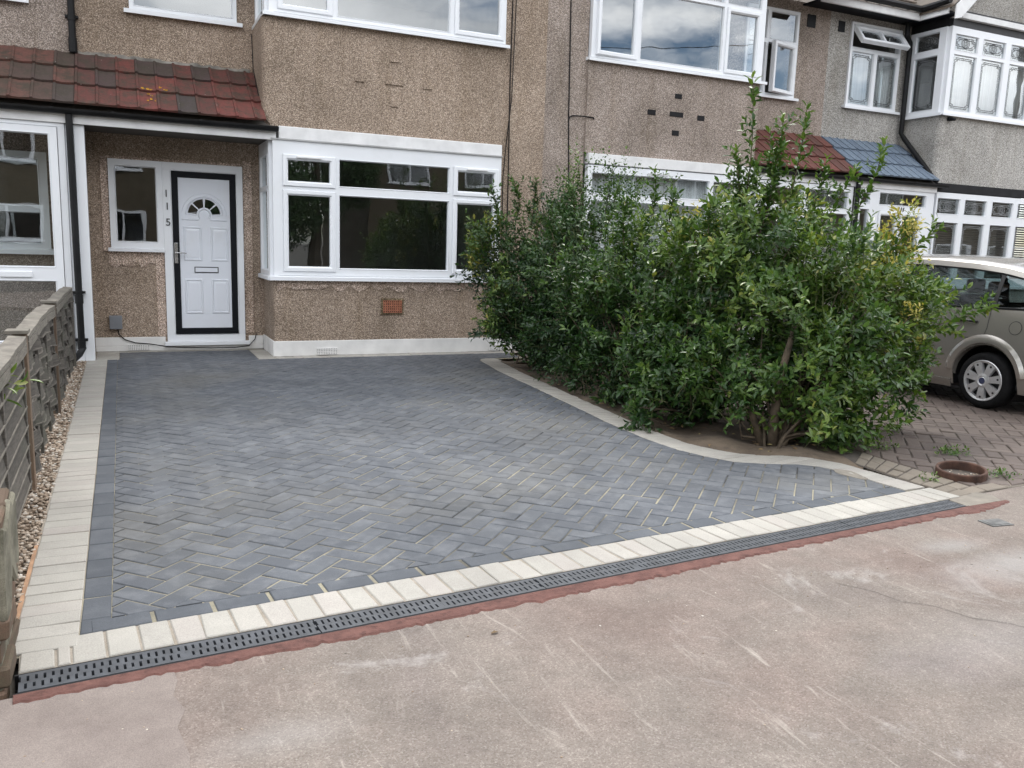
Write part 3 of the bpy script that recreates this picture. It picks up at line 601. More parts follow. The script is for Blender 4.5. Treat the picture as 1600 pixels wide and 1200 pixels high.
def gutter(h, x0, x1, y=-.095, z=2.575, r=.052, mat=None):
    m = MB(); n = 9; arc = [(y + r * math.cos(a), z + r * math.sin(a)) for a in [math.pi + k * math.pi / n for k in range(n + 1)]]; arc2 = [(y + (r - .006) * math.cos(a), z + (r - .006) * math.sin(a)) for a in [2 * math.pi - k * math.pi / n for k in range(n + 1)]]
    m.loops([[(x0, *p) for p in arc + arc2], [(x1, *p) for p in arc + arc2]], True, True)
    k = x0 + .35
    while k < x1: m.box(k, k + .03, y - r - .004, y + .05, z - .012, z + .006); k += .85
    return m.build('gutter', mat or GUT, h)
def pipe(h, pts, r, mat=GUT, brackets=(), name='downpipe', collars=()):
    m = MB(); m.tube(pts, r, 14)
    for (x, y, z) in brackets: m.box(x - r - .028, x + r + .028, y - .008, y + r + .03, z - .012, z + .012); m.tube([(x, y, z - .014), (x, y, z + .014)], r + .006, 14)
    for (x, y, z0, z1) in collars: m.tube([(x, y, z0), (x, y, z1)], r + .007, 14)
    return m.build(name, mat, h)
def wire(h, pts, r=.005, name='cable'):
    m = MB(); m.tube(pts, r, 6); return m.build(name, BLACK, h)
def curtain(name, label, x0, x1, y, z0, z1, mat=NET, waves=22, amp=.02, group=None):
    m = MB(); n = int((x1 - x0) / .022); a = []; b = []
    for i in range(n + 1):
        x = x0 + (x1 - x0) * i / n; dy = amp * math.sin(i * .9 + .8 * math.sin(i * .17)) ; a.append((x, y + dy, z0)); b.append((x, y + dy * .8, z1))
    m.loops([a, b], False); o = m.build(name, mat, smooth=True); md = o.modifiers.new('thickness', 'SOLIDIFY'); md.thickness = .003; return tag(o, label, 'curtain', group)

# ------------------------------------------------------------------ house 115 (centre)
H = thing('terraced_house', 'brown pebbledashed terraced house with white front door in a black frame, numbered 115', 'house', (1.3, 0, 0))
XP = 4.03
m = MB()
TR = front(D)
slabs(m, TR, (-1.35, .75, .0, 5.25), [(-1.06, -.5, 1.19, 2.185), (-.5, .388, -.01, 2.185), (-.775, .36, 3.80, 5.06)], 0, .22)
strip_wall(m, corner(.62, D, .05, XP), 0, .9, .24)
strip_wall(m, corner(.535, D, .1, 3.46), 2.6, 3.76, .24)
m.box(3.4605, XP, .03, .25, 2.6, 3.76); m.box(3.43, XP, .03, .25, .9, 2.6); m.box(3.44, XP, .03, .25, 3.76, 5.06)
strip_wall(m, corner(.56, D, .05, XP), 5.06, 5.27, .24)
m.box(-1.35, -1.27, .16, D, 0, 2.46)
m.build('wall', PB115, H)
shell(H, -1.35, XP); roof(H, -1.35, XP, -.25)
m = MB(); slabs(m, front(D), (-1.268, .6, .0, .165), [(-.52, .43, .062, .2)], -.018, -.0); m.box(.6, .62, -.018, D - .019, 0, .178); m.box(.6, XP, -.02, -.0, 0, .178); m.build('plinth', PLINTH, H, bevel=.006)
m = MB()   # weathered rendering under the canopy and a few repaired patches
def ragged(m, x0, x1, z0, z1, y, amp=.02, n=26, top=False, d=.012):
    lo_ = [(x0 + (x1 - x0) * i / n, z0 + amp * (math.sin(i * 1.7 + x0 * 9) * .5 + random.uniform(-.5, .5))) for i in range(n + 1)]; up = [(x1, z1), (x0, z1)] if not top else [(x1 - (x1 - x0) * i / n, z1 + amp * random.uniform(-.6, .6)) for i in range(n + 1)]
    m.prism(lo_ + up, lambda p, k: (p[0], y - k * d, p[1]))
ragged(m, .66, 3.40, .79, .892, 0, .055, 40); ragged(m, -1.09, -.50, 1.0, 1.152, D, .045, 14); ragged(m, -.60, -.502, .17, 1.0, D, .01, 4, d=.009); ragged(m, .395, .495, .2, 2.25, D, .008, 3); ragged(m, -1.14, -1.065, 1.15, 2.2, D, .008, 3); ragged(m, -1.1, .40, 2.187, 2.215, D, .0, 20, True)
m.build('render_patch', PATCH, H)
for (x0, x1, z0, z1) in [(1.973, 2.085, 3.43, 3.51), (1.921, 2.139, 3.175, 3.25), (1.557, 1.67, 3.17, 3.235), (2.384, 2.498, 3.17, 3.24), (1.98, 2.08, 2.93, 3.0)]: m = MB(); m.box(x0, x1, -.016, .0, z0, z1); m.build('decorative_block', PB115, H, bevel=.005)
m = MB(); ragged(m, -1.3, .5, 3.225, 3.30, D, .02, 40, True, .02); m.build('flashing_mortar', MORTAR, H)
# bay window, ground floor
W1 = window(H, front(0), (.62, 3.42, .94, 2.45), [((.725, 1.325, 1.945, 2.30), 'sash'), ((.725, 1.325, .985, 1.91), 'sash'), ((1.365, 2.735, 1.965, 2.285), 'fix'), ((1.365, 2.735, 1.02, 1.88), 'fix'), ((2.78, 3.385, 1.945, 2.30), 'sash'), ((2.78, 3.385, .985, 1.91), 'sash')],
            sill=(.56, 3.46, .885, .93, -.085), name='bay_window', vents=[(.88, 1.16, 2.262, 2.28), (2.95, 3.22, 2.262, 2.28)])
window(H, leftret(.62), (.04, D - .01, .94, 2.45), [((.13, .66, 1.945, 2.30), 'fix'), ((.13, .66, .985, 1.91), 'fix')], sill=(-.04, D - .02, .885, .93, -.07), name='side_window')
m = MB(); m.box(.69, 3.425, -.035, .1, 2.464, 2.60); m.build('lintel_board', BOARD, H, bevel=.008)
m = MB(); m.box(.60, 3.43, -.055, -.02, 2.450, 2.463); m.build('drip_trim', simple('grey_trim', (.42, .42, .42), .5), H)
W2 = window(H, front(0), (.60, 3.43, 3.80, 5.05), [((.69, 1.30, 3.83, 4.62), 'sash'), ((.69, 1.30, 4.66, 5.02), 'sash'), ((1.35, 2.705, 3.84, 4.62), 'fix'), ((1.35, 2.705, 4.66, 5.0), 'fix'), ((2.755, 3.40, 3.83, 4.62), 'sash'), ((2.755, 3.40, 4.66, 5.02), 'sash')], sill=(.53, 3.475, 3.75, 3.79, -.075), glass=GLASSUP, name='bay_window')
window(H, leftret(.60), (.04, D - .01, 3.80, 5.05), [((.13, .66, 3.84, 4.62), 'fix'), ((.13, .66, 4.66, 5.0), 'fix')], sill=(-.04, D - .02, 3.75, 3.79, -.07), glass=GLASSUP, name='side_window')
window(H, TR, (-.775, .36, 3.80, 5.06), [((-.735, .32, 3.84, 5.0), 'fix')], sill=(-.83, .42, 3.755, 3.80, -.075), glass=GLASSUP, name='window')
m = MB()
window(H, TR, (-1.06, -.5, 1.19, 2.185), [((-1.0, -.56, 1.26, 2.12), 'fix')], sill=(-1.09, -.5, 1.155, 1.19, -.075), name='hall_window')
digits_T = front(D - .04)
# front door
m = MB(); slabs(m, TR, (-.4995, .388, .105, 2.185), [(-.415, .322, .185, 2.103)], -.04, .05); ring(m, TR, (-.415, .322, .185, 2.103), [(0, -.04), (.004, -.043), (.012, -.03), (.012, .02)]); m.box(-.53, .44, D - .075, D + .02, .062, .105)
DF = m.build('door_frame', UPVC, H, bevel=.003)
for ch, s, z in (('1', -.462, 1.79), ('1', -.455, 1.645), ('5', -.45, 1.465)): digits(ch, digits_T, s, z, .118, NUM, DF)
m = MB(); ring(m, TR, (-.403, .31, .197, 2.091), [(0, .03), (0, -.026), (.006, -.032), (.062, -.032), (.07, -.022), (.07, .02)]); m.box(-.40, .308, D - .05, D - .025, .197, .235)
DR = m.build('front_door', BLACKF, H)
# door leaf: holes for the fan light
cx, cz, ro, ri = -.05, 1.605, .182, .085
m = MB(); m.box(-.333, .24, D - .012, D + .02, .267, cz); m.box(-.333, .24, D - .012, D + .02, cz + .21, 2.021)
segs = [(4, 40), (46, 86), (94, 134), (140, 176)]
def pol(r, a): return (cx + r * math.cos(R(a)), cz + r * math.sin(R(a)))
def ysl(poly, d0=-.012, d1=.02): m.prism(poly, lambda p, k: (p[0], D + (d1 if k else d0), p[1]))
edges = [0] + [a for s_ in segs for a in s_] + [180]
for a0, a1 in zip(edges[0::2], edges[1::2]):
    st = [a0 + (a1 - a0) * k / 2 for k in range(3)]; ysl([pol(ri, a) for a in st] + [pol(ro, a) for a in st[::-1]])
ysl([pol(ri, a) for a in range(0, 181, 12)])
arc = [pol(ro, a) for a in range(0, 181, 6)]
for a, b in zip(arc, arc[1:]): ysl([a, b, (b[0], cz + .21), (a[0], cz + .21)])
m.box(-.333, cx - ro, D - .012, D + .02, cz, cz + .21); m.box(cx + ro, .24, D - .012, D + .02, cz, cz + .21)
LEAFO = m.build('door_leaf', DOORW, DR)
m = MB(); m.add([(cx + ro * 1.05 * math.cos(R(a)), D + .004, cz - .01 + ro * 1.05 * math.sin(R(a))) for a in range(0, 181, 10)], [tuple(range(19))]); m.build('fan_light', GLASS, DR)
for (x0, x1, z0, z1) in [(-.288, -.085, 1.065, 1.465), (.012, .212, 1.065, 1.465), (-.288, -.085, .44, .85), (.012, .212, .44, .85)]:
    m = MB(); ring(m, TR, (x0, x1, z0, z1), [(0, -.012), (.004, -.021), (.014, -.023), (.022, -.016), (.024, -.012), (.05, -.0165)]); m.add(rect_loop(TR, (x0, x1, z0, z1), -.0165, .05), [(0, 1, 2, 3)]); m.build('door_panel', DOORW, DR)
m = MB()
def moulding(pts, w=.012, h=.01):
    for a, b in zip(pts, pts[1:]):
        v = (Vector(b) - Vector(a)); n_ = Vector((-v.y, v.x)).normalized() * w / 2; m.loops([[(a[0] - n_.x, D - .012, a[1] - n_.y), (a[0], D - .012 - h, a[1]), (a[0] + n_.x, D - .012, a[1] + n_.y)], [(b[0] - n_.x, D - .012, b[1] - n_.y), (b[0], D - .012 - h, b[1]), (b[0] + n_.x, D - .012, b[1] + n_.y)]], False)
moulding([pol(.203, a) for a in range(0, 181, 6)], .03, .012); moulding([pol(.245, a) for a in range(-2, 183, 6)], .012, .006); moulding([(-.30, 1.545), (-.115, 1.545)], .02, .011); moulding([(.015, 1.545), (.20, 1.545)], .02, .011); moulding([pol(.064, a) for a in range(-40, 221, 10)], .02, .011); moulding([(cx - ro, cz - .004), (cx - .085, cz - .004)]); moulding([(cx + .085, cz - .004), (cx + ro, cz - .004)])
m.build('fan_moulding', DOORW, DR)
m = MB(); ring(m, TR, (-.176, .094, .925, .995), [(0, -.012), (0, -.02), (.008, -.022), (.009, -.016)]); m.m = 1; m.box(-.166, .084, D - .02, D - .012, .935, .985); m.build('letterbox', [BLACK, DOORW], DR)
m = MB(); m.box(-.392, -.354, D - .046, D - .03, 1.03, 1.27); m.tube([(-.373, D - .046, 1.155), (-.373, D - .085, 1.155)], .012, 10); m.tube([(-.378, D - .085, 1.155), (-.32, D - .088, 1.155), (-.262, D - .08, 1.150)], [.011, .010, .008], 10); m.build('handle', CHROME, DR, bevel=.003)
# porch canopy, fascia, gutter, post, downpipe
canopy_base(H, -1.345, .66); canopy(H, -1.33, .545, TILE115, lichen=[(-.66, .36), (-.6, .35), (-.5, .40), (-.46, .37), (-.6, .24), (-.61, .15)]); gutter(H, -1.345, .675)
m = MB(); m.box(-1.35, -1.256, .0, .16, 0, 2.44); m.build('porch_post', UPVC, H, bevel=.006)
pipe(H, [(-1.385, -.075, 2.53), (-1.385, -.075, 2.4), (-1.375, -.07, .22), (-1.365, -.07, .15), (-1.40, -.12, .09), (-1.45, -.22, .05)], .034, brackets=[(-1.378, -.07, .735), (-1.376, -.07, .235)], collars=[(-1.378, -.07, .62, .71), (-1.376, -.07, .14, .22)])
pipe(H, [(-1.345, D - .05, 5.25), (-1.345, D - .05, 3.27)], .036, collars=[(-1.345, D - .05, 3.28, 3.42), (-1.345, D - .05, 3.60, 3.63)], brackets=[(-1.345, D - .05, 3.64), (-1.345, D - .05, 4.6)])
m = MB(); m.box(-1.115, -.98, D - .075, D, .265, .42); m.build('meter_box', GREYB, H, bevel=.008)
wire(H, [(-1.03, D - .03, .27), (-1.02, D - .03, .2), (-.96, D - .03, .14), (-.85, D - .035, .1), (-.7, D - .035, .085), (-.52, D - .1, .058), (-.3, D - .1, .04), (0, D - .1, .03), (.25, D - .1, .03), (.42, D - .1, .05), (.5, D - .03, .12), (.52, D - .02, .19)], .006)
airbrick(H, front(-.001), (1.91, 2.145, .505, .655), TERRA, (9, 5)); m = MB(); ring(m, front(0), (1.885, 2.17, .48, .68), [(0, 0), (.0, -.012), (.022, -.02), (.026, -.0)]); m.build('vent_surround', PBDARK, H)
airbrick(H, front(-.0205), (1.10, 1.34, .012, .088), PLINTH, (12, 4)); airbrick(H, front(D - .0185), (-.93, -.70, .012, .075), PLINTH, (12, 4)); airbrick(H, front(-.0205), (3.33, 3.55, .012, .088), PLINTH, (12, 4))
wire(H, [(.525, D - .02, 3.7), (.522, D - .12, 3.3), (.528, .3, 2.95), (.53, .06, 2.70), (.60, -.008, 2.608)], .005)
wire(H, [(3.52, .02, 5.2), (3.535, .02, 4.3), (3.53, .02, 3.4), (3.545, .02, 2.2), (3.55, .02, .3)], .007); wire(H, [(3.60, .02, 5.2), (3.56, .02, 3.2), (3.50, .02, 2.6), (3.47, .02, 2.2), (3.49, .02, .9)], .005)

# ------------------------------------------------------------------ house 117 (left edge)
H7 = thing('terraced_house', 'neighbouring house at the left edge with a glazed white porch door under mossy tiles', 'house', (-3.2, 0, 0))
m = MB(); slabs(m, TR, (-6.7, -1.3505, 0, 5.25), [(-2.3, -1.66, 1.15, 2.2), (-3.2, -1.782 - .0, 3.75, 5.06)], 0, .22); m.build('wall', PB113, H7); shell(H7, -6.7, -1.35); roof(H7, -6.7, -1.35, -.25)
window(H7, TR, (-3.2, -1.782, 3.76, 5.06), [((-3.1, -2.5, 3.82, 5.0), 'fix'), ((-2.44, -1.84, 3.82, 5.0), 'fix')], sill=(-3.25, -1.74, 3.715, 3.76, -.075), glass=GLASSUP)
window(H7, TR, (-2.3, -1.66, 1.15, 2.2), [((-2.22, -1.74, 1.62, 2.14), 'fix'), ((-2.22, -1.74, 1.21, 1.56), 'fix')], sill=(-2.34, -1.62, 1.1, 1.15, -.07), name='hall_window')
canopy_base(H7, -3.6, -1.346); canopy(H7, -3.475, -1.332, TILE117); gutter(H7, -3.6, -1.346)
m = MB(); m.box(-1.432, -1.352, .0, .12, 0, 2.44); m.build('porch_post', UPVC, H7, bevel=.006)
m = MB(); slabs(m, front(0.02), (-3.0, -1.434, .03, 2.44), [(-2.42, -1.50, .09, 2.40), (-2.95, -2.47, .09, 2.4)], -.04, .05); F7 = m.build('porch_frame', UPVC, H7, bevel=.004)
m = MB(); m.add([(-2.95, .03, .09), (-2.47, .03, .09), (-2.47, .03, 2.4), (-2.95, .03, 2.4)], [(0, 1, 2, 3)]); m.build('pane', GLASS, F7)
D7 = window(H7, front(0.0), (-2.415, -1.505, .095, 2.395), [((-2.33, -1.575, .985, 2.33), 'fix'), ((-2.33, -1.575, .22, .855), 'fix')], name='porch_door')
m = MB(); m.box(-2.08, -1.79, -.055, -.034, .885, .945); m.build('letterbox', UPVC, D7, bevel=.006)

# ------------------------------------------------------------------ house 113 (behind the shrubs)
H3 = thing('terraced_house', 'taupe pebbledashed house behind the shrubs with five black vent blocks between its bay windows', 'house', (6.7, 0, 0))
m = MB(); X3 = 9.43
slabs(m, TR, (7.3, X3, 0, 5.25), [(7.75, 8.77, 3.79, 5.08), (7.75, 9.3, -.01, 2.1)], 0, .22)
m.box(XP + .001, 4.63, .03, .25, 0, 5.06); m.box(4.63, 7.45, .0, .25, 2.6, 3.76); m.box(4.63, 7.45, .0, .25, 0, .9); m.box(XP + .001, 7.45, .0, .25, 5.07, 5.27)
m.box(7.3, 7.45, .25, D, 0, .9); m.box(7.3, 7.45, .25, D, 2.6, 3.76); m.box(7.3, 7.45, .25, D, 5.07, 5.27); m.build('wall', PB113, H3); shell(H3, XP, X3); roof(H3, XP, X3, -.25)
m = MB()
for (x0, x1, z0, z1) in [(6.0, 6.115, 3.42, 3.485), (5.57, 5.70, 3.17, 3.24), (5.93, 6.155, 3.18, 3.245), (6.395, 6.515, 3.165, 3.235), (5.985, 6.10, 2.93, 3.0)]: m = MB(); m.box(x0, x1, -.007, .01, z0, z1); m.build('vent_block', BLACK, H3, bevel=.004)
window(H3, front(0), (4.64, 7.44, 3.80, 5.06), [((4.70, 5.335, 3.83, 5.0), 'sash', ('right', R(2.5))), ((5.38, 6.715, 3.85, 4.70), 'fix'), ((5.38, 6.715, 4.745, 5.0), 'fix'), ((6.76, 7.36, 3.83, 4.70), 'sash'), ((6.76, 7.36, 4.745, 5.01), 'fix')], sill=(4.60, 7.52, 3.75, 3.79, -.075), glass=GLASSUP, name='bay_window')
window(H3, front(0), (4.67, 7.42, .94, 2.45), [((4.73, 6.66, 2.08, 2.36), 'fix'), ((6.72, 7.36, 2.08, 2.36), 'fix'), ((4.73, 6.66, 1.0, 2.0), 'fix'), ((6.72, 7.36, 1.0, 2.0), 'fix')], sill=(4.6, 7.5, .885, .93, -.085), name='bay_window', vents=[(5.6, 5.95, 2.385, 2.40)])
m = MB(); m.box(4.67, 7.43, -.045, .1, 2.464, 2.60); m.build('lintel_board', BOARD, H3, bevel=.006)
window(H3, TR, (7.75, 8.77, 3.80, 5.08), [((7.79, 8.14, 4.62, 5.04), 'fix'), ((8.2, 8.73, 4.62, 5.04), 'fix'), ((7.79, 8.14, 3.84, 4.57), 'fix'), ((8.18, 8.74, 3.83, 4.58), 'sash', ('right', R(14)))], sill=(7.7, 8.84, 3.755, 3.795, -.075), glass=GLASSUP)
m = MB(); m.box(8.945, 9.115, D - .012, D + .02, 4.90, 5.09); m.build('wall_vent', BLACK, H3)
wire(H3, [(4.34, .02, 5.2), (4.345, .02, 4.4), (4.38, .02, 3.0), (4.42, .02, 2.2), (4.42, .02, .5)], .008); wire(H3, [(4.38, .02, 2.98), (4.39, .02, 3.03), (4.44, .02, 3.055), (4.6, -.02, 3.055), (4.735, -.012, 3.05), (4.74, .01, 3.02)], .008)
canopy_base(H3, 7.46, 9.428); canopy(H3, 7.46, 9.42, TILE113); gutter(H3, 7.5, 9.428)
window(H3, front(.0), (7.5, 9.42, .05, 2.43), [((7.58, 8.40, 2.08, 2.36), 'fix'), ((8.46, 9.34, 2.08, 2.36), 'fix'), ((7.58, 8.40, .2, 2.02), 'fix'), ((8.46, 9.34, .2, 2.02), 'fix')], name='porch_window')
curtain('net_curtain', 'white net curtain behind the ground floor bay window half hidden by the shrubs', 4.72, 7.36, .12, .8, 2.38)
m = MB(); m.box(4.6, 7.3, -.02, 0, 0, .178); m.build('plinth', PLINTH, H3)

# ------------------------------------------------------------------ house 111 (right)
H1 = thing('terraced_house', 'light grey pebbledashed house at the right with leaded bay windows and a blue grey canopy', 'house', (12., 0, 0))
XB = 11.25; XE = 14.9; m = MB()
slabs(m, TR, (X3 + .001, XB + .2, 0, 5.2), [(9.87, 11.0, 3.80, 5.1), (9.9, 11.2, -.01, 2.1)], 0, .22)
strip_wall(m, corner(XB - .02, D, .1, XE), 2.61, 3.70, .24); strip_wall(m, corner(XB, D, .05, XE), 0, .9, .24)
m.box(XB + .03, XE, .05, .25, 5.06, 5.3)
m.prism([(11.2, 5.3), (14.9, 5.3), (13.05, 7.1)], lambda p, k: (p[0], .05 + k * .2, p[1])); m.box(14.2, XE, .0, .25, .9, 2.61); m.box(14.2, XE, .0, .25, 3.7, 5.06)
m.build('wall', PB111, H1); shell(H1, X3, XE, 5.2); roof(H1, X3, 11.05, .3, 5.30)
m = MB()     # gable roof over the bay
for sg in (-1, 1):
    for k in range(10):
        a0, a1 = k * .19, (k + 1) * .19 + .04; m.tint = random.random(); ex = 13.05 + sg * 2.15
        m.add([(ex - sg * a0, -.28, 5.24 + a0 * .97 + .03), (ex - sg * a0, 6, 5.24 + a0 * .97 + .03), (ex - sg * a1, 6, 5.24 + a1 * .97 + .015), (ex - sg * a1, -.28, 5.24 + a1 * .97 + .015), (ex - sg * a0, -.28, 5.24 + a0 * .97), (ex - sg * a0, 6, 5.24 + a0 * .97)], [(0, 1, 2, 3), (4, 5, 1, 0)])
m.build('gable_roof', ROOFT, H1)
m = MB(); m.prism([(10.93, 5.06), (11.06, 5.09), (13.05, 7.05), (13.05, 7.30), (10.93, 5.26)], lambda p, k: (p[0], -.30 + k * .025, p[1])); m.prism([(15.1, 5.06), (15.04, 5.09), (13.05, 7.05), (13.05, 7.30), (15.1, 5.26)], lambda p, k: (p[0], -.30 + k * .025, p[1])); m.build('bargeboard', BOARD, H1, bevel=.004)
m = MB(); m.box(XB - .01, XE, -.02, .05, 5.06, 5.17); m.box(XB - .012, XB + .04, .055, D, 5.06, 5.2); m.box(XB + .2, XE, -.02, .05, 5.262, 5.31); m.build('timber_band', simple('black_timber', (.014, .014, .016), .5, .3), H1)
m = MB(); m.box(XB + .1, XE, -.09, .048, 5.172, 5.26); m.build('ledge_board', BOARD, H1, bevel=.004)
m = MB(); m.box(X3 - .6, 10.93, .36, .40, 5.17, 5.285); m.box(10.93, 10.965, -.15, .40, 5.17, 5.285); m.build('fascia', BOARD, H1, bevel=.004)
m = MB(); m.box(X3 - .6, 10.93, .40, D, 5.20, 5.22); m.box(10.965, XB, -.12, D, 5.20, 5.22); m.build('soffit', BLACKF, H1)
m = MB(); m.tube([(X3 - .6, .32, 5.33), (10.90, .32, 5.33)], .05, 8); m.tube([(10.90, .32, 5.33), (10.90, -.2, 5.35)], .05, 8); m.build('gutter', GUT, H1)
UPL = [(11.31, 11.86), (11.97, 12.53), (12.66, 13.22), (13.33, 13.88)]
lights = [((a, b, 4.69, 4.945), 'fix', None, True) for a, b in UPL] + [((a, b, 3.765, 4.635), 'fix') for a, b in UPL]
window(H1, front(0), (XB - .03, 14.2, 3.72, 5.05), lights, sill=(XB - .09, 14.3, 3.67, 3.715, -.08), glass=GLASSUP, lead=LEAD, name='bay_window')
window(H1, leftret(XB - .03), (.04, D - .05, 3.72, 5.05), [((.16, .62, 4.73, 5.0), 'fix', None, True), ((.16, .62, 3.78, 4.64), 'fix')], sill=(-.05, D - .02, 3.67, 3.715, -.08), glass=GLASS, lead=LEAD, name='side_window')
lights = [((a, b, 2.11, 2.375), 'fix', None, True) for a, b in UPL] + [((a, b, 1.05, 1.985), 'fix') for a, b in UPL]
window(H1, front(0), (XB + .03, 14.2, .94, 2.46), lights, sill=(XB, 14.3, .885, .93, -.08), lead=LEADW, name='bay_window')
m = MB(); m.box(XB + .03, XE, -.03, .05, 2.475, 2.61); m.build('lead_apron', simple('dark_lead', (.012, .012, .014), .6, .3, spec=.2), H1)
w = window(H1, TR, (9.87, 11.0, 3.80, 5.1), [((9.91, 10.96, 4.72, 5.06), 'sash', ('top', R(38)), 'bar'), ((9.91, 10.41, 3.83, 4.66), 'fix'), ((10.47, 10.96, 3.83, 4.66), 'fix')], sill=(9.82, 11.08, 3.755, 3.795, -.075), glass=GLASSUP, lead=LEAD)
m = MB(); m.box(9.60, 9.735, D - .012, D + .02, 4.915, 5.08); m.build('wall_vent', BLACK, H1)
m = MB(); m.box(11.36, 11.44, -.05, .0, 3.60, 3.66); m.tube([(11.40, -.05, 3.63), (11.40, -.12, 3.61)], .025, 8); m.build('security_lamp', BLACK, H1, bevel=.006)
canopy_base(H1, X3, 11.26); canopy(H1, X3 + .005, 11.2, TILE111, w=.165); gutter(H1, X3, 11.42)
pipe(H1, [(10.99, .64, 5.2), (10.99, .64, 5.0), (11.1, .66, 4.9), (11.12, .67, 4.8), (11.12, .67, 3.45), (11.16, .63, 3.36), (11.2, .05, 2.72), (11.22, -.06, 2.62)], .04)
pipe(H1, [(9.47, -.08, 2.52), (9.47, -.08, .05)], .036)
w = window(H1, front(0.01), (9.55, 11.24, .04, 2.44), [((9.60, 9.80, 2.2, 2.38), 'fix'), ((9.60, 9.80, .25, 2.12), 'fix'), ((10.0, 11.06, 2.19, 2.39), 'fix'), ((10.0, 10.47, .1, 2.09), 'sash'), ((10.49, 10.98, .1, 2.09), 'sash')], name='porch_door')
digits('111', front(-.03), 10.49, 2.105, .10, BLACK, w, italic=.2)
m = MB(); m.tube([(10.93, -.06, 1.15), (10.93, -.06, 1.45)], .012, 8); m.build('handle', CHROME, w)
curtain('net_curtain', 'white net curtain behind the leaded upstairs bay window at the right', XB + .1, 14.1, .14, 3.6, 5.0); curtain('net_curtain', 'white net curtain behind the leaded upstairs window with the open top light', 9.9, 11.0, D + .14, 3.7, 4.62)
m = MB(); z = 1.0
while z < 2.42:
    m.add([(XB + .1, .10, z), (14.1, .10, z), (14.1, .13, z + .026), (XB + .1, .13, z + .026)], [(0, 1, 2, 3)]); z += .04
o = m.build('venetian_blind', simple('blind_taupe', (.075, .066, .058), .6, .1)); o.modifiers.new('thickness', 'SOLIDIFY').thickness = .002; tag(o, 'taupe slatted blind behind the ground floor leaded bay window at the right', 'blind')

# ------------------------------------------------------------------ fence, pier
fe = thing('fence', 'low weathered grey woven wood fence beside the gravel strip at the left', 'fence', (-1.5, -3, 0))
def post(y, h, mat=WOODP, w=.038, x=-1.447, cap=False):
    m = MB(); m.tint = random.random(); m.box(x - w, x + w * .7, y - w, y + w, -.05, h)
    o = m.build('post', mat, fe, bevel=.004)
    if cap: m = MB(); m.tint = .8; m.box(x - w - .03, x + w * .7 + .012, y - w - .02, y + w + .02, h, h + .02); m.build('post_cap', WOODL, o, bevel=.004)
def panel(y0, y1, h0, h1, weave, x=-1.462, sag=.0):
    m = MB(); n = 24; ht = lambda t: h0 + (h1 - h0) * t + sag * math.sin(t * math.pi) + .003 * math.sin(t * 19)
    nb_ = 3 if weave else 2; rows = 10 if weave else 7
    for r in range(rows):
        z0, z1 = .05 + r * (h0 - .1) / rows, .05 + (r + 1) * (h0 - .1) / rows + .012; m.tint = random.random(); a = []; b = []; c_ = []; d_ = []; tear = random.uniform(.0, .03)
        for i in range(n + 1):
            t = i / n; y = y0 + (y1 - y0) * t; bul = (.02 * math.sin(t * math.pi * nb_ * 2 + (r % 2) * math.pi) if weave else .0)
            if weave and random.random() < .25: bul += random.uniform(-.01, .03)
            wz = .006 * math.sin(t * 23 + r * 2) if weave else 0; k = ht(t) - h0
            a.append((x + bul - .004 + (.0 if weave else -.01), y, z0 + k * (r / rows) + wz)); b.append((x + bul + .006 + (.022 if not weave else .010), y, z0 + k * (r / rows) + wz)); c_.append((x + bul + .006, y, z1 + k * ((r + 1) / rows) + wz)); d_.append((x + bul - .004, y, z1 + k * ((r + 1) / rows) + wz))
        m.loops([list(q) for q in zip(a, b, c_, d_)], True, True)
        m.m = 0 if weave else 1; m.tint = .95 if weave else .5; m.loops([[(q[0] + .001, q[1], q[2] - .001), (q[0] + .004, q[1], q[2] + .001), (q[0] + .004, q[1], q[2] + .008), (q[0] - .001, q[1], q[2] + .010)] for q in b], True, True); m.m = 0  # pale strip along each board's lower edge, caught light put into the colour
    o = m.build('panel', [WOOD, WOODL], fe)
    for i in range(nb_ + 1):
        m = MB(); t = i / nb_; y = y0 + .03 + (y1 - y0 - .06) * t; m.tint = random.random(); m.box(x + .012, x + .03, y - .02, y + .02, .02, ht(t) - .04); m.build('batten', WOOD, o, bevel=.003)
    m = MB(); m.tint = .75; m.loops([[(x - .035, y0 + (y1 - y0) * i / n, ht(i / n) - .0), (x + .045, y0 + (y1 - y0) * i / n, ht(i / n) - .006), (x + .045, y0 + (y1 - y0) * i / n, ht(i / n) + .02), (x - .035, y0 + (y1 - y0) * i / n, ht(i / n) + .026)] for i in range(n + 1)], True, True)
    m.m = 0; m.loops([[(x + .022, y0 + (y1 - y0) * i / n, ht(i / n) - .06), (x + .046, y0 + (y1 - y0) * i / n, ht(i / n) - .06), (x + .046, y0 + (y1 - y0) * i / n, ht(i / n) - .012), (x + .022, y0 + (y1 - y0) * i / n, ht(i / n) - .012)] for i in range(n + 1)], True, True); m.build('rail', WOODL, o)
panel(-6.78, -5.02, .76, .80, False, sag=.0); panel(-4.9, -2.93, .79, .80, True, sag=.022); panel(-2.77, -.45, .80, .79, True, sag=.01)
post(-4.96, .83, cap=True); post(-2.85, .83, cap=True, mat=WOODP); post(-.38, .76, WOOD); post(-6.85, .8, WOOD)
PK = 8
pier = MB(); z = -.06
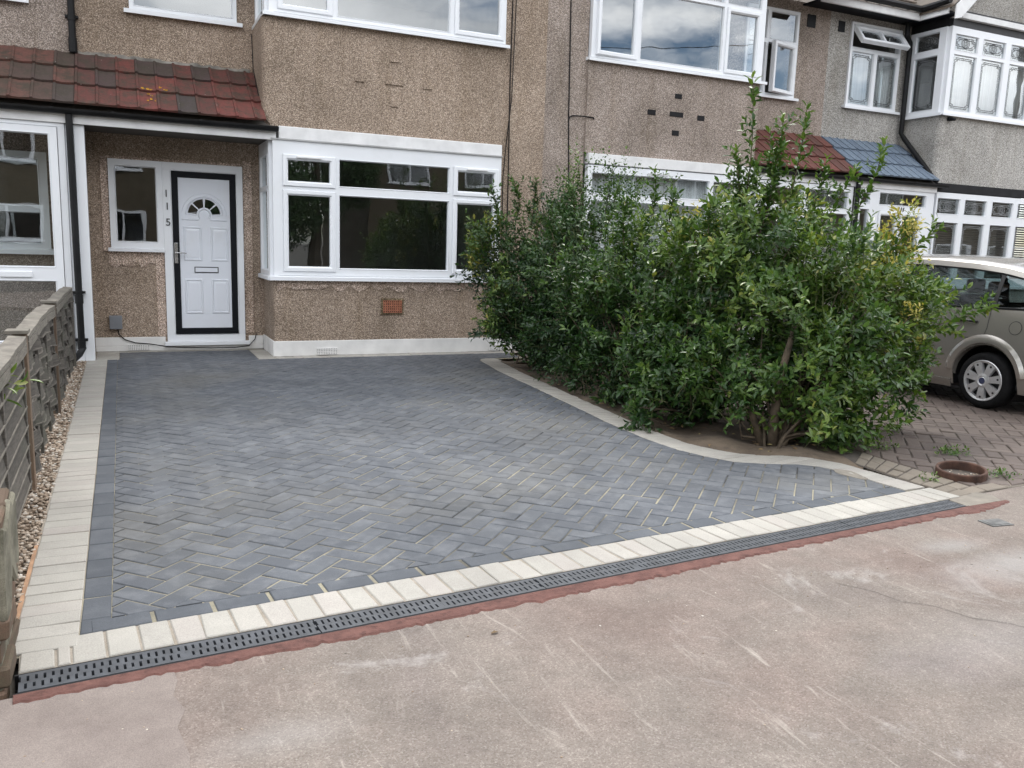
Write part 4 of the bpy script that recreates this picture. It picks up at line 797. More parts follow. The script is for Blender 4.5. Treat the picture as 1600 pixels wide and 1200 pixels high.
for k in range(PK):
    for (x0, x1, y0, y1) in ([(-1.66, -1.44, -7.235, -6.86), (-1.43, -1.315, -7.235, -7.06), (-1.43, -1.315, -7.05, -6.86)] if k % 2 else [(-1.66, -1.44, -7.235, -6.86), (-1.43, -1.315, -7.235, -7.13), (-1.43, -1.315, -7.12, -6.97), (-1.43, -1.315, -6.96, -6.86)]):
        j = lambda a=.006: random.gauss(0, a); er = random.choice([0, 0, .012, .02]); pier.tint = random.random(); dx = j() - er
        pier.add([(x0, y0 + j(), z), (x1 + dx, y0 + j(.004) + er * .4, z), (x1 + dx, y1 + j(.004), z), (x0, y1, z), (x0, y0 + j(), z + .064), (x1 + dx + j(), y0 + j(.004) + er * .5, z + .064), (x1 + dx + j(), y1 + j(.004), z + .064), (x0, y1, z + .064)], [(3, 2, 1, 0), (4, 5, 6, 7), (0, 1, 5, 4), (1, 2, 6, 5), (2, 3, 7, 6), (3, 0, 4, 7)])
    z += .075
pier.m = 1; pier.box(-1.655, -1.328, -7.222, -6.868, -.06, z - .012); pier.prism([(-7.235, .22), (-7.24, .36), (-7.2, .5), (-7.12, .47), (-7.0, .53), (-6.95, .5), (-6.87, .52), (-6.87, .3), (-6.96, .24), (-7.05, .32), (-7.15, .18)], lambda p, k: (-1.325 + k * .022, p[0], p[1]))
o = pier.build('garden_pier', [PBRICK, OLDMORT]); o.modifiers.new('bevel', 'BEVEL').width = .008; tag(o, 'crumbling old brick pier with flaking render at the left edge of the pavement', 'pier')

# ------------------------------------------------------------------ foliage
def leaves_mesh(P, Dr, Nn, Ln, Wd, tint):
    n = len(P); Dr = Dr / np.linalg.norm(Dr, axis=1, keepdims=True); S_ = np.cross(Dr, Nn); S_ /= np.linalg.norm(S_, axis=1, keepdims=True) + 1e-9; Nn = np.cross(S_, Dr)
    L1, W1_ = Ln[:, None], Wd[:, None]; V = np.empty((n, 7, 3))
    V[:, 0] = P; V[:, 1] = P + Dr * L1 * .5 - Nn * L1 * .03; V[:, 2] = P + Dr * L1 - Nn * L1 * .14
    V[:, 3] = P + Dr * L1 * .3 + S_ * W1_ * .44 + Nn * L1 * .06; V[:, 4] = P + Dr * L1 * .66 + S_ * W1_ * .42 + Nn * L1 * .03
    V[:, 5] = P + Dr * L1 * .3 - S_ * W1_ * .44 + Nn * L1 * .06; V[:, 6] = P + Dr * L1 * .66 - S_ * W1_ * .42 + Nn * L1 * .03
    f = np.array([(0, 1, 3), (3, 1, 4), (4, 1, 2), (0, 5, 1), (5, 6, 1), (6, 2, 1)]); F = (f[None] + (np.arange(n) * 7)[:, None, None]).reshape(-1, 3)
    return V.reshape(-1, 3), F, np.repeat(tint, 7)
def unit(n): v = rng.normal(size=(n, 3)); return v / np.linalg.norm(v, axis=1, keepdims=True)
def twigs_to_leaves(base, tip, nl, size, asp, tint, upb=.4):
    """leaves set spirally along straight twigs base->tip."""
    n = len(base); d = tip - base; t = np.linspace(.12, 1, nl)[None, :, None]; P = (base[:, None] + d[:, None] * t + rng.normal(0, .006, (n, nl, 3))); dn = d / (np.linalg.norm(d, axis=1, keepdims=True) + 1e-9)
    a = unit(n); a -= (a * dn).sum(1, keepdims=True) * dn; a /= np.linalg.norm(a, axis=1, keepdims=True); b = np.cross(dn, a)
    ph = (np.arange(nl) * 2.4)[None, :, None] + rng.uniform(0, .8, (n, nl, 1)); rad = a[:, None] * np.cos(ph) + b[:, None] * np.sin(ph)
    w = .9 - .55 * t; Dr = dn[:, None] * (1 - w * .75) + rad * w + np.array([0, 0, -.08]); Nn = dn[:, None] * .8 - rad * .4 + np.array([0, 0, upb]) + rng.normal(0, .25, (n, nl, 3))
    Ln = size * (1 - .35 * (t[..., 0] > .9)) * rng.uniform(.65, 1.2, (n, nl)); Wd = Ln * asp * rng.uniform(.85, 1.15, (n, nl))
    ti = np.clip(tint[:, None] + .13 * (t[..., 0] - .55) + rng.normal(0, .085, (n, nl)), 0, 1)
    return leaves_mesh(P.reshape(-1, 3), Dr.reshape(-1, 3), Nn.reshape(-1, 3), Ln.ravel(), Wd.ravel(), ti.ravel())
def shrub(name, label, base, clumps, shoots=(), size=.045, asp=.42, mat=LEAFM, nl=9, tlen=(.11, .24), stems=5, group=None, dens=1.0, cat='shrub', tilt=.55):
    r = thing(name, label, cat, (*base, 0), group); base3 = np.array([*base, 0.]); VV, FF, TT = [], [], []; o = 0; br = MB(); tw = MB()
    def add(v, f, t):
        nonlocal o
        VV.append(v - base3); FF.append(f + o); TT.append(t); o += len(v)
    for c in clumps:
        ctr, rad, ntw, tint = np.array(c[0]), np.array(c[1]), int(c[2] * dens), c[3]
        nsub = max(3, ntw // 12); us = unit(nsub); rs = rng.uniform(.2, 1, (nsub, 1)) ** .45; lump = 1 + .2 * np.sin(us[:, :1] * 7 + ctr[0] * 5) * np.sin(us[:, 1:2] * 6 + ctr[1] * 3) + .1 * np.sin(us[:, 2:3] * 9)
        idx = rng.integers(0, nsub, ntw); u = us[idx]; rr = rs[idx]; sub = (ctr + us * rad * rs * lump)[idx]; sti = rng.normal(0, .085, nsub)[idx]
        p = sub + rng.normal(0, 1, (ntw, 3)) * np.minimum(.075, rad * .35); d = u * [1, 1, .8] + np.array([0, 0, tilt]) + rng.normal(0, .4, (ntw, 3)); d /= np.linalg.norm(d, axis=1, keepdims=True); ln = rng.uniform(*tlen, (ntw, 1))
        p[:, 2] = np.maximum(p[:, 2], .03)
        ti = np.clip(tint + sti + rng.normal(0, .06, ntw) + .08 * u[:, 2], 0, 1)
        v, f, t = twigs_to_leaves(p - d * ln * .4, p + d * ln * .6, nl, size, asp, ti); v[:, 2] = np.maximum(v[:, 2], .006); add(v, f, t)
        for q in range(stems):
            e = ctr + unit(1)[0] * rad * .75; e[2] = max(e[2], .1); b0 = base3 + [random.gauss(0, .05), random.gauss(0, .05), -.02]; mid = (b0 * .5 + e * .5) + [random.gauss(0, .06), random.gauss(0, .06), random.uniform(-.08, .1)]
            br.tube([b0, b0 * .72 + mid * .28 + [0, 0, .04], mid, e], [random.uniform(.009, .018), .011, .008, .003], 6, False)
        for q in range(0, ntw, 3): tw.tube([p[q] - d[q] * ln[q] * .9, p[q] + d[q] * ln[q] * .6], [.0026, .0012], 3, False)
    for s_ in shoots:
        b0, e, ns_, tint = np.array(s_[0]), np.array(s_[1]), s_[2], s_[3]; npt = 7; bow = np.array([random.gauss(0, .05), random.gauss(0, .05), .03])
        pts = [b0 + (e - b0) * k / npt + bow * math.sin(k / npt * math.pi) for k in range(npt + 1)]; br.tube(pts, [.006 - .0005 * k for k in range(npt + 1)], 5, False)
        for k in range(npt):
            v, f, t = twigs_to_leaves(pts[k][None], pts[k + 1][None], ns_ + 3, size * 1.2, asp, np.array([tint + .02 * k])); add(v, f, t)
            if k < npt - 1 and ns_ > 3:
                for _ in range(2):
                    q = pts[k] + (pts[k + 1] - pts[k]) * random.random(); dd = unit(1)[0] * [.10, .10, .04] + np.array([0, 0, .11]); v, f, t = twigs_to_leaves(q[None], (q + dd)[None], 8, size, asp, np.array([tint])); add(v, f, t)
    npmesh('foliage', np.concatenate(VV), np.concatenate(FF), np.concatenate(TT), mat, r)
    br.build('stems', BARK, r, smooth=True); (tw.build('twigs', TWIG, r) if len(tw.f) > 300 else None); return r
shrub('shrub', 'dense dark evergreen shrub nearest the house with olive tinged leaves on its left side', (3.35, -1.45),
      [((3.15, -1.45, 1.32), (.55, .6, .50), 560, .25), ((3.08, -1.4, .72), (.36, .5, .5), 400, .22), ((3.35, -1.75, .62), (.5, .6, .55), 420, .2), ((3.5, -1.2, 1.5), (.5, .5, .36), 260, .3), ((2.70, -1.5, 1.2), (.17, .3, .42), 110, .66), ((2.80, -1.55, .62), (.16, .3, .35), 90, .58), ((3.12, -1.9, .38), (.2, .5, .33), 200, .22), ((3.15, -1.1, .45), (.2, .3, .4), 130, .3)],
      [((2.8, -1.4, 1.5), (2.68, -1.45, 1.95), 5, .4), ((3.0, -1.4, 1.6), (2.95, -1.4, 2.05), 5, .4), ((3.2, -1.4, 1.6), (3.25, -1.4, 2.1), 5, .35), ((2.6, -1.5, 1.2), (2.42, -1.5, 1.62), 5, .45)], .055, .45, LEAFD, dens=1.0)
shrub('shrub', 'dark green shrub second along the bed from the house with small leaves', (3.2, -2.55),
      [((3.25, -2.5, 1.28), (.55, .6, .48), 540, .27), ((3.14, -2.5, .66), (.36, .55, .48), 400, .2), ((3.6, -2.4, .85), (.5, .5, .6), 320, .22), ((3.1, -2.75, .36), (.2, .5, .3), 200, .2), ((3.1, -2.0, .9), (.4, .4, .5), 220, .24)],
      [((3.2, -2.5, 1.5), (3.1, -2.5, 1.95), 5, .35), ((3.5, -2.5, 1.5), (3.62, -2.5, 2.0), 5, .35)], .054, .45, LEAFD, dens=.95)
shrub('rose_bush', 'tall airy rose bush arching over the hedge in front of the net curtained window', (3.75, -1.9),
      [((3.6, -1.95, 1.98), (.42, .3, .22), 120, .45), ((3.95, -1.95, 1.92), (.3, .3, .25), 90, .42), ((3.4, -1.95, 1.75), (.25, .25, .2), 60, .4)],
      [((3.6, -1.9, 1.4), (3.45, -1.95, 2.25), 5, .4), ((3.8, -1.9, 1.4), (3.9, -1.95, 2.3), 5, .4), ((4.1, -1.9, 1.4), (4.3, -1.9, 2.15), 4, .45), ((4.3, -1.9, 1.6), (4.75, -2.0, 2.2), 4, .45)], .036, .6, LEAFM, 8, (.2, .4), 5, cat='rose bush')
shrub('shrub', 'mid green shrub in the middle of the bed with one creamy yellow variegated shoot', (3.1, -3.55),
      [((3.3, -3.5, 1.2), (.6, .6, .46), 520, .42), ((3.08, -3.55, .64), (.38, .55, .46), 380, .33), ((3.6, -3.4, .9), (.5, .5, .6), 360, .25), ((3.0, -3.65, .34), (.2, .5, .28), 190, .28), ((2.93, -3.3, .24), (.15, .35, .2), 90, .26), ((3.0, -3.1, .85), (.42, .4, .5), 230, .28), ((3.75, -3.7, 1.62), (.13, .13, .2), 55, .93), ((3.68, -3.72, 1.42), (.12, .12, .1), 26, .86)],
      [((3.3, -3.5, 1.4), (3.38, -3.5, 2.06), 6, .42), ((3.1, -3.5, 1.4), (3.1, -3.5, 1.8), 5, .4), ((3.5, -3.5, 1.4), (3.58, -3.5, 1.9), 6, .4)], .062, .42, LEAFM, dens=.92)
shrub('shrub', 'tallest shrub of the bed with long upright leafy shoots', (3.25, -4.45),
      [((3.75, -4.4, 1.42), (.58, .55, .50), 560, .48), ((3.3, -4.5, 1.0), (.5, .5, .5), 420, .42), ((3.08, -4.5, .55), (.36, .48, .4), 300, .34), ((4.0, -4.2, .9), (.55, .5, .6), 400, .3), ((2.62, -4.62, .12), (.12, .14, .1), 22, .36), ((3.02, -4.5, .36), (.18, .25, .26), 80, .3), ((3.35, -4.8, .42), (.3, .3, .32), 130, .3), ((2.88, -4.75, .32), (.17, .32, .24), 110, .36), ((2.9, -4.15, .3), (.16, .3, .24), 90, .33), ((3.15, -4.0, .8), (.4, .4, .5), 220, .3)],
      [((3.55, -4.5, 1.5), (3.56, -4.5, 2.72), 6, .42), ((3.75, -4.5, 1.5), (3.78, -4.5, 2.32), 6, .42), ((3.95, -4.5, 1.5), (4.14, -4.5, 2.56), 6, .46), ((3.7, -4.5, 1.6), (3.9, -4.5, 2.45), 6, .44), ((4.1, -4.5, 1.4), (4.4, -4.5, 2.15), 6, .46), ((3.3, -4.5, 1.2), (3.25, -4.5, 1.75), 5, .4), ((4.2, -4.5, 1.3), (4.75, -4.5, 2.12), 6, .46), ((4.4, -4.5, 1.3), (5.05, -4.5, 2.36), 6, .48), ((3.8, -4.4, 1.5), (3.98, -4.4, 2.2), 6, .42), ((3.6, -4.45, 1.6), (3.45, -4.5, 2.15), 6, .42)], .068, .42, LEAFM)
shrub('shrub', 'spreading light green shrub at the street end of the bed leaning towards the car', (3.3, -5.35),
      [((4.3, -5.05, 1.0), (.62, .5, .46), 520, .54), ((3.72, -5.2, .95), (.5, .5, .5), 440, .48), ((4.25, -5.2, .5), (.52, .45, .3), 320, .52), ((3.5, -5.35, .5), (.45, .42, .4), 330, .46), ((4.75, -5.0, .95), (.38, .4, .34), 210, .57), ((3.62, -5.58, .24), (.32, .22, .22), 120, .52), ((3.75, -5.3, .3), (.4, .3, .25), 130, .48), ((3.08, -5.05, .5), (.2, .25, .2), 60, .42), ((3.02, -5.2, .27), (.16, .16, .18), 55, .46)],
      [((4.6, -5.1, .7), (5.75, -5.2, .98), 6, .5), ((4.7, -5.1, .8), (5.5, -5.1, .75), 6, .48), ((4.5, -5.0, 1.1), (5.22, -5.0, 1.62), 6, .52), ((4.3, -5.0, 1.1), (4.85, -5.0, 1.6), 6, .5), ((4.2, -5.2, .4), (4.9, -5.25, .3), 5, .48)], .066, .44, LEAFM, stems=6)
shrub('variegated_shrub', 'yellow variegated shrub sprays poking out above the right side of the bed', (4.0, -4.9),
      [((4.78, -4.95, 1.42), (.13, .14, .2), 60, .95), ((4.92, -4.95, 1.6), (.1, .1, .14), 30, .9), ((4.6, -5.1, 1.25), (.14, .12, .1), 26, .88), ((4.35, -5.55, .93), (.08, .05, .05), 9, .97), ((4.62, -5.5, .75), (.09, .05, .05), 8, .88)], [((4.5, -4.95, .9), (4.85, -4.95, 1.65), 5, .88)], .044, .42, LEAFM, 9, (.1, .2), 2)
m = MB(); m.tube([(3.28, -5.36, -.04), (3.27, -5.36, .2), (3.33, -5.33, .5), (3.5, -5.25, .85)], [.045, .036, .03, .018], 10); m.tube([(3.31, -5.36, -.03), (3.45, -5.33, .35), (3.85, -5.25, .72), (4.3, -5.1, 1.05)], [.035, .028, .02, .01], 9); m.tube([(3.22, -5.32, -.03), (3.12, -5.25, .3), (3.1, -5.1, .6)], [.03, .024, .014], 9)
sp = [o_ for o_ in bpy.data.objects if o_.get('label', '').startswith('spreading light')][0]; m.build('trunk', BARK, sp, smooth=True)
m = MB(); m.tube([(3.2, -4.5, -.03), (3.25, -4.45, .4), (3.5, -4.45, .9)], [.035, .03, .02], 9); m.build('trunk', BARK, [o_ for o_ in bpy.data.objects if o_.get('label', '').startswith('tallest shrub')][0], smooth=True)
nl_ = 170; px_ = rng.uniform(2.75, 3.9, nl_); py_ = rng.uniform(-5.6, -.9, nl_); ok = np.array([inpoly(a, b, bed) for a, b in zip(px_, py_)]); px_, py_ = px_[ok], py_[ok]; k_ = len(px_); ag = rng.uniform(0, 6.28, k_)
v, f, t = leaves_mesh(np.stack([px_, py_, rng.uniform(.012, .028, k_)], 1), np.stack([np.cos(ag), np.sin(ag), rng.uniform(-.1, .25, k_)], 1), np.array([0, 0, 1.]) + rng.normal(0, .25, (k_, 3)), rng.uniform(.03, .06, k_), rng.uniform(.014, .024, k_), rng.random(k_))
lt = npmesh('leaf_litter', v, f, t, m_block('dry_leaf', [(0, (.10, .06, .03)), (.6, (.20, .13, .06)), (1, (.32, .26, .1))], .3, (.2, .15, .08), 20)); lt['kind'] = 'stuff'
# weeds
def weed(label, x, y, r, n, tint, h=.05):
    base3 = np.array([x, y, 0.]); n = int(n * .7); u = unit(n); p = base3 + u * [r, r * .6, .0] * rng.random((n, 1)) ** .5; e = p + np.stack([u[:, 0] * .03, u[:, 1] * .03, rng.uniform(.3, 1, n) * h], 1)
    v, f, t = twigs_to_leaves(p, e, 5, .026, .5, np.full(n, tint)); v[:, 2] = np.maximum(v[:, 2], .002); o_ = npmesh('weed', v - base3, f, t, LEAFM); o_.location = (x, y, -.002); tag(o_, label, 'weed')
weed('low green weed between the iron ring and the car', 4.35, -6.0, .16, 46, .52); weed('pale weed on the old bricks behind the iron ring, left of the others', 4.0, -5.72, .1, 22, .58, .04); weed('small weed tuft on the old bricks nearest the car wheel', 4.6, -5.3, .09, 16, .5, .04)
weed('sprawling weed just right of the iron ring', 4.12, -6.53, .12, 30, .5, .045); weed('thin weed at the corner of the pale border by the iron ring', 3.56, -6.45, .06, 14, .55, .05); weed('weed sprout trimmed flat on the charcoal blocks under the hedge', 2.56, -4.66, .1, 34, .42, .03)
r = thing('plant', 'bright green leafy sprig poking over the fence at the left edge', 'plant', (-1.62, -5.8, 0)); v, f, t = twigs_to_leaves(np.array([[-1.52, -5.85, .6], [-1.5, -5.8, .66], [-1.5, -5.78, .7]]), np.array([[-1.40, -5.8, .66], [-1.36, -5.8, .72], [-1.42, -5.75, .73]]), 6, .085, .3, np.array([.62, .64, .6])); npmesh('foliage', v - np.array([-1.62, -5.8, 0]), f, t, LEAFM, r)
m = MB(); m.tube([(-1.62, -5.8, 0), (-1.6, -5.8, .4), (-1.53, -5.82, .64), (-1.42, -5.8, .7)], .004, 5); m.build('stem', TWIG, r)
# ------------------------------------------------------------------ small street things
m = MB(); n = 40; prof = [(.150, -.02), (.150, .040), (.146, .046), (.134, .046), (.130, .040), (.130, -.02)]
m.loops([[(pr * math.cos(k * 2 * math.pi / n), pr * math.sin(k * 2 * math.pi / n), z) for pr, z in prof] for k in range(n)] + [[(pr, 0, z) for pr, z in prof]], True)
o = m.build('iron_ring', RUST, smooth=False); o.location = (3.86, -6.44, .004); o.rotation_euler = (R(3), R(-5), 0); tag(o, 'rusty round iron ring half sunk in the old bricks beside the pale border', 'ring')
V, F, T = pebbles(160, lambda n: (lambda a, q: np.stack([3.86 + .12 * q * np.cos(a), -6.44 + .12 * q * np.sin(a)], 1))(rng.uniform(0, 6.28, n), rng.random(n) ** .5), (.004, .009), lambda n: rng.uniform(-.004, .006, n)); sheet('ring_soil', [(3.86 + .135 * math.cos(k * math.pi / 12), -6.44 + .135 * math.sin(k * math.pi / 12)) for k in range(24)], .006, OLDJ); g2 = npmesh('grit', V, F, T, PEB, None, True); g2['kind'] = 'stuff'
V, F, T = pebbles(170, lambda n: np.stack([rng.uniform(-1.3, 4.2, n), -7.35 - 2.2 * rng.random(n) ** 2.2], 1), (.0016, .0042), lambda n: np.full(n, -.003)); g3 = npmesh('loose_grit', V, F, T, PEB, None, True); g3['kind'] = 'stuff'
m = MB(); m.box(-.07, .07, -.05, .05, -.01, .004); m.box(-.055, .055, -.036, .036, .004, .006); o = m.build('cover_plate', simple('cover_iron', (.13, .13, .125), .6, .3, 20, .4), bevel=.002); o.location = (3.17, -7.17, -.003); o.rotation_euler = (0, 0, R(-8)); tag(o, 'small grey rectangular cover plate set in the pavement', 'cover plate')
m = MB(); m.add([(-.014, -.004, .004), (-.004, -.009, .008), (.012, -.004, .006), (.016, .003, .002), (.002, .007, .009), (-.01, .005, .003)], [(0, 1, 4, 5), (1, 2, 3, 4)]); o = m.build('dead_leaf', simple('dead_leaf_brown', (.16, .11, .06), .9)); o.location = (.19, -7.39, -.003); o.modifiers.new('thickness', 'SOLIDIFY').thickness = .001; tag(o, 'curled brown dead leaf lying on the pavement before the drain', 'leaf')

# ------------------------------------------------------------------ parked car (nose to the houses, rear wheel towards the street)
CX0 = 6.25; YR, YF = -5.52, -1.72; HWD = .80; XC = CX0 + HWD; WY = (-4.80, -2.48); WZ = .262; AR = .325
car = thing('parked_car', 'taupe silver small hatchback car parked nose first before the grey house', 'car', (XC, -3.6, 0))
def half(y, z):
    k = 0.
    t = (y - YR) / (YF - YR); end = max(0, (.10 - t) / .10) ** 2 * .10 + max(0, (t - .86) / .14) ** 2 * .16
    if z < .45: k = (.45 - z) ** 2 * .7
    elif z < .93: k = ((z - .45) / .48) ** 2 * .035
    else: k = .035 + .012 * min(1, (z - .93) / .03) + ((z - .93) / .42) ** 1.25 * .135
    return HWD - k - end
def waist(y): return .915 - (y + 4.2) * .028 if y < -3 else .88 - (y + 3) * .055
RP = [(-5.50, 1.02), (-5.42, 1.12), (-5.3, 1.185), (-5.08, 1.252), (-4.8, 1.305), (-4.5, 1.335), (-4.1, 1.355), (-3.7, 1.36), (-3.3, 1.35), (-3.0, 1.31), (-2.75, 1.17), (-2.5, .97)]
def roofe(y): return float(np.interp(y, [p[0] for p in RP], [p[1] for p in RP]))
def botz(y):
    b = .185
    for w in WY:
        d = abs(y - w)
        if d < AR: b = max(b, WZ + .02 + math.sqrt(max(0, AR * AR - d * d)) * .97)
    return b
ys = sorted(set([round(YR + (YF - YR) * k / 60, 4) for k in range(61)] + [w + AR * math.cos(a) for w in WY for a in [k * math.pi / 18 for k in range(19)]]))
m = MB()
for sd_ in (-1, 1):
    g = []
    for y in ys:
        b, w = botz(y), waist(y); g.append([(XC + sd_ * half(y, b + (w - b) * k / 10), y, b + (w - b) * k / 10) for k in range(11)])
    m.loops(g, False)
    yg = [y for y in ys if RP[0][0] <= y <= RP[-1][0]]   # rails above the windows
    m.loops([[(XC + sd_ * half(y, roofe(y) - .055 + .055 * k / 3), y, roofe(y) - .055 + .055 * k / 3) for k in range(4)] + [(XC + sd_ * (half(y, roofe(y)) - .03), y, roofe(y) + .018), (XC + sd_ * (half(y, roofe(y)) - .09), y, roofe(y) + .032)] for y in yg if roofe(y) - .055 > waist(y)], False)
    for wy in WY:   # inner arch lip
        m.loops([[(XC + sd_ * half(wy + AR * math.cos(a), WZ + .02 + AR * .97 * math.sin(a)), wy + AR * math.cos(a), WZ + .02 + AR * .97 * math.sin(a)), (XC + sd_ * (half(wy, .5) - .05), wy + AR * .97 * math.cos(a), WZ + .02 + AR * .94 * math.sin(a))] for a in [k * math.pi / 18 for k in range(19)]], False)
        for (r0, r1, pr) in [(AR, AR + .062, .014)]:   # flared arch
            m.loops([[(XC + sd_ * (half(wy + r0 * math.cos(a), WZ + .02 + r0 * math.sin(a)) + .003), wy + r0 * math.cos(a), WZ + .02 + r0 * math.sin(a)), (XC + sd_ * (half(wy + r0 * math.cos(a), WZ + .02 + r0 * math.sin(a)) + pr), wy + (r0 + .008) * math.cos(a), WZ + .02 + (r0 + .008) * math.sin(a)),
                      (XC + sd_ * (half(wy, WZ + .02 + r1 * math.sin(a)) + pr + .006), wy + (r1 - .012) * math.cos(a), WZ + .02 + (r1 - .012) * math.sin(a)), (XC + sd_ * (half(wy + r1 * math.cos(a), WZ + .02 + r1 * math.sin(a)) + .001), wy + (r1 + .022) * math.cos(a), WZ + .02 + (r1 + .022) * math.sin(a))] for a in [R(8) + k * R(164) / 24 for k in range(25)]], False)
# roof skin, bonnet, tail
yg = [y for y in ys if -5.44 <= y <= -3.05]; m.loops([[(XC + (half(y, roofe(y)) - .09) * math.sin(u * math.pi / 2) if 0 else XC + (half(y, roofe(y)) - .09) * u, y, roofe(y) + .032 + .03 * (1 - u * u)) for u in [k / 6 - 1 for k in range(13)]] for y in yg], False)
yb = [y for y in ys if y >= -2.55]; m.loops([[(XC + half(y, waist(y)) * u, y, waist(y) + .05 * (1 - u * u)) for u in [k / 5 - 1 for k in range(11)]] for y in yb], False)
m.loops([[(XC + half(YR, z) * u, YR - .10 * (1 - u * u) + (max(0, z - .93) * .18), z) for u in [k / 6 - 1 for k in range(13)]] for z in [.2, .35, .5, .65, .8, .93]], False)
m.loops([[(XC + half(YF, z) * u, YF + .14 * (1 - u * u), z) for u in [k / 6 - 1 for k in range(13)]] for z in [.2, .35, .5, .65, waist(YF)]], False)
# pillars beside the glass
PIL = [(-5.42, -5.30), (-4.815, -4.775), (-3.90, -3.82), (-2.97, -2.90)]
body = m.build('body', PAINT, car, smooth=True); body.modifiers.new('edges', 'EDGE_SPLIT').split_angle = R(35)
m = MB()
for sd_ in (-1, 1):
    for y0, y1 in PIL: m.loops([[(XC + sd_ * (half((y0 + y1) / 2, z) - .004), y + (z - .93) * -.0, z) for z in [waist(y) - .005 + (roofe(y) - .05 - waist(y)) * k / 6 for k in range(7)]] for y in (y0, y1)], False)
    for y0, y1 in [(-5.42, -2.9)]: m.loops([[(XC + sd_ * (half(y, waist(y)) + .004), y, waist(y) - .006), (XC + sd_ * (half(y, waist(y)) + .004), y, waist(y) + .012), (XC + sd_ * (half(y, waist(y)) - .02), y, waist(y) + .016)] for y in np.linspace(y0, y1, 30)], False); m.loops([[(XC + sd_ * (half(y, roofe(y) - .055) + .003), y, roofe(y) - .066), (XC + sd_ * (half(y, roofe(y) - .055) + .004), y, roofe(y) - .05)] for y in np.linspace(-5.3, -3.1, 30)], False)
o = m.build('pillar_trim', CARBLK, car); o.modifiers.new('thickness', 'SOLIDIFY').thickness = .006
for sd_ in (-1, 1):
    for y0, y1 in [(-5.30, -4.815), (-4.775, -3.90), (-3.82, -2.97)]:
        m = MB(); m.loops([[(XC + sd_ * (half(y, z) - .008), y, z) for z in [waist(y) + (roofe(y) - .05 - waist(y)) * k / 6 for k in range(7)]] for y in np.linspace(y0, y1, 12)], False); m.build('side_glass', CARGLASS, car, smooth=True)
m = MB(); m.loops([[(XC + (half(-5.42, z) - .003) * u, -5.425 - .10 * (1 - u * u) * (1.2 - z) / .28 - .03 * (1 - u * u), z) for u in [k / 6 - 1 for k in range(13)]] for z in [.925, 1.0, 1.1, 1.165]], False); m.build('rear_screen', CARGLASS, car, smooth=True)
m = MB(); m.loops([[(XC + (half(-2.9, min(z, 1.3)) - .04) * u, -2.5 - (z - .93) * 1.55 + .08 * (1 - u * u), z) for u in [k / 6 - 1 for k in range(13)]] for z in [.93, 1.05, 1.2, 1.32]], False); m.build('windscreen', CARGLASS, car, smooth=True)
# door shut lines as recessed dark gaps, handle, fuel flap, rubbing strip, sill trim, bumper
m = MB()
def seam(pts, w=.003):
    for a, b in zip(pts, pts[1:]):
        v = Vector((b[0] - a[0], b[1] - a[1])); n_ = Vector((-v.y, v.x)).normalized() * w; q = [(a[0] + n_.x, a[1] + n_.y), (b[0] + n_.x, b[1] + n_.y), (b[0] - n_.x, b[1] - n_.y), (a[0] - n_.x, a[1] - n_.y)]
        m.add([(XC - half(*p) - .0012, *p) for p in q], [(0, 1, 2, 3)])
for yy in (-4.79, -3.87, -2.95):
    seam([(yy, .93 - .01 * k * 5) for k in range(6)] if yy > -4.7 else [(yy, .93), (yy + .005, .85), (yy + .01, .75), (yy + .03, .68)])
    if yy > -4.7: seam([(yy, .68 - .05 * k) for k in range(10)])
seam([(-4.76, .68), (-4.68, .655), (-4.6, .645), (-4.52, .64)]) ; m.build('door_gap', CARBLK, car)
m = MB(); m.tint = .4; n = 28
for r_, p_ in ((.062, .0015),): m.add([(XC - half(-5.05 + r_ * math.cos(k * 2 * math.pi / n), .775 + r_ * math.sin(k * 2 * math.pi / n)) - .0012, -5.05 + r_ * math.cos(k * 2 * math.pi / n), .775 + r_ * math.sin(k * 2 * math.pi / n)) for k in range(n)], [tuple(range(n))])
m.m = 1; m.v += []; ff = [(-5.05 + .056 * math.cos(k * 2 * math.pi / n), .775 + .056 * math.sin(k * 2 * math.pi / n)) for k in range(n)]; m.add([(XC - half(*p) - .003, *p) for p in ff], [tuple(range(n))]); m.build('fuel_flap', [CARBLK, PAINT], car)
m = MB(); m.tube([(XC - half(-4.62, .8) - .004, -4.68, .80), (XC - half(-4.6, .8) - .03, -4.64, .805), (XC - half(-4.5, .8) - .03, -4.52, .805), (XC - half(-4.4, .8) - .004, -4.48, .80)], .012, 8); m.tube([(XC - half(-3.7, .8) - .004, -3.78, .80), (XC - half(-3.6, .8) - .03, -3.74, .805), (XC - half(-3.6, .8) - .03, -3.62, .805), (XC - half(-3.5, .8) - .004, -3.58, .80)], .012, 8); m.build('door_handle', CARBLK, car, smooth=True)
m = MB()
for sd_ in (-1, 1): m.loops([[(XC + sd_ * (half(y, z) + .012), y, z) for z in (.15, .2, .225)] + [(XC + sd_ * (half(y, .23) - .02), y, .235)] for y in np.linspace(-4.45, -2.83, 10)], False); o = m.build('sill_trim', PAINT, car); o.modifiers.new('thickness', 'SOLIDIFY').thickness = .01; m = MB()
m.loops([[(XC + (half(YR + .02, z) + .02) * u, YR - .03 - .12 * (1 - u * u), z) for u in [k / 6 - 1 for k in range(13)]] for z in (.22, .3, .45, .52)], False)
o = m.build('bumper', PAINT, car); o.modifiers.new('thickness', 'SOLIDIFY').thickness = .01
m = MB()
for sd_ in (-1, 1): m.loops([[(XC + sd_ * (half(y, .56) + .004), y, .575), (XC + sd_ * (half(y, .55) + .012), y, .57), (XC + sd_ * (half(y, .54) + .012), y, .55), (XC + sd_ * (half(y, .53) + .004), y, .545)] for y in np.linspace(-5.45, -5.19, 8)], False)
m.build('bumper_strip', CARBLK, car)
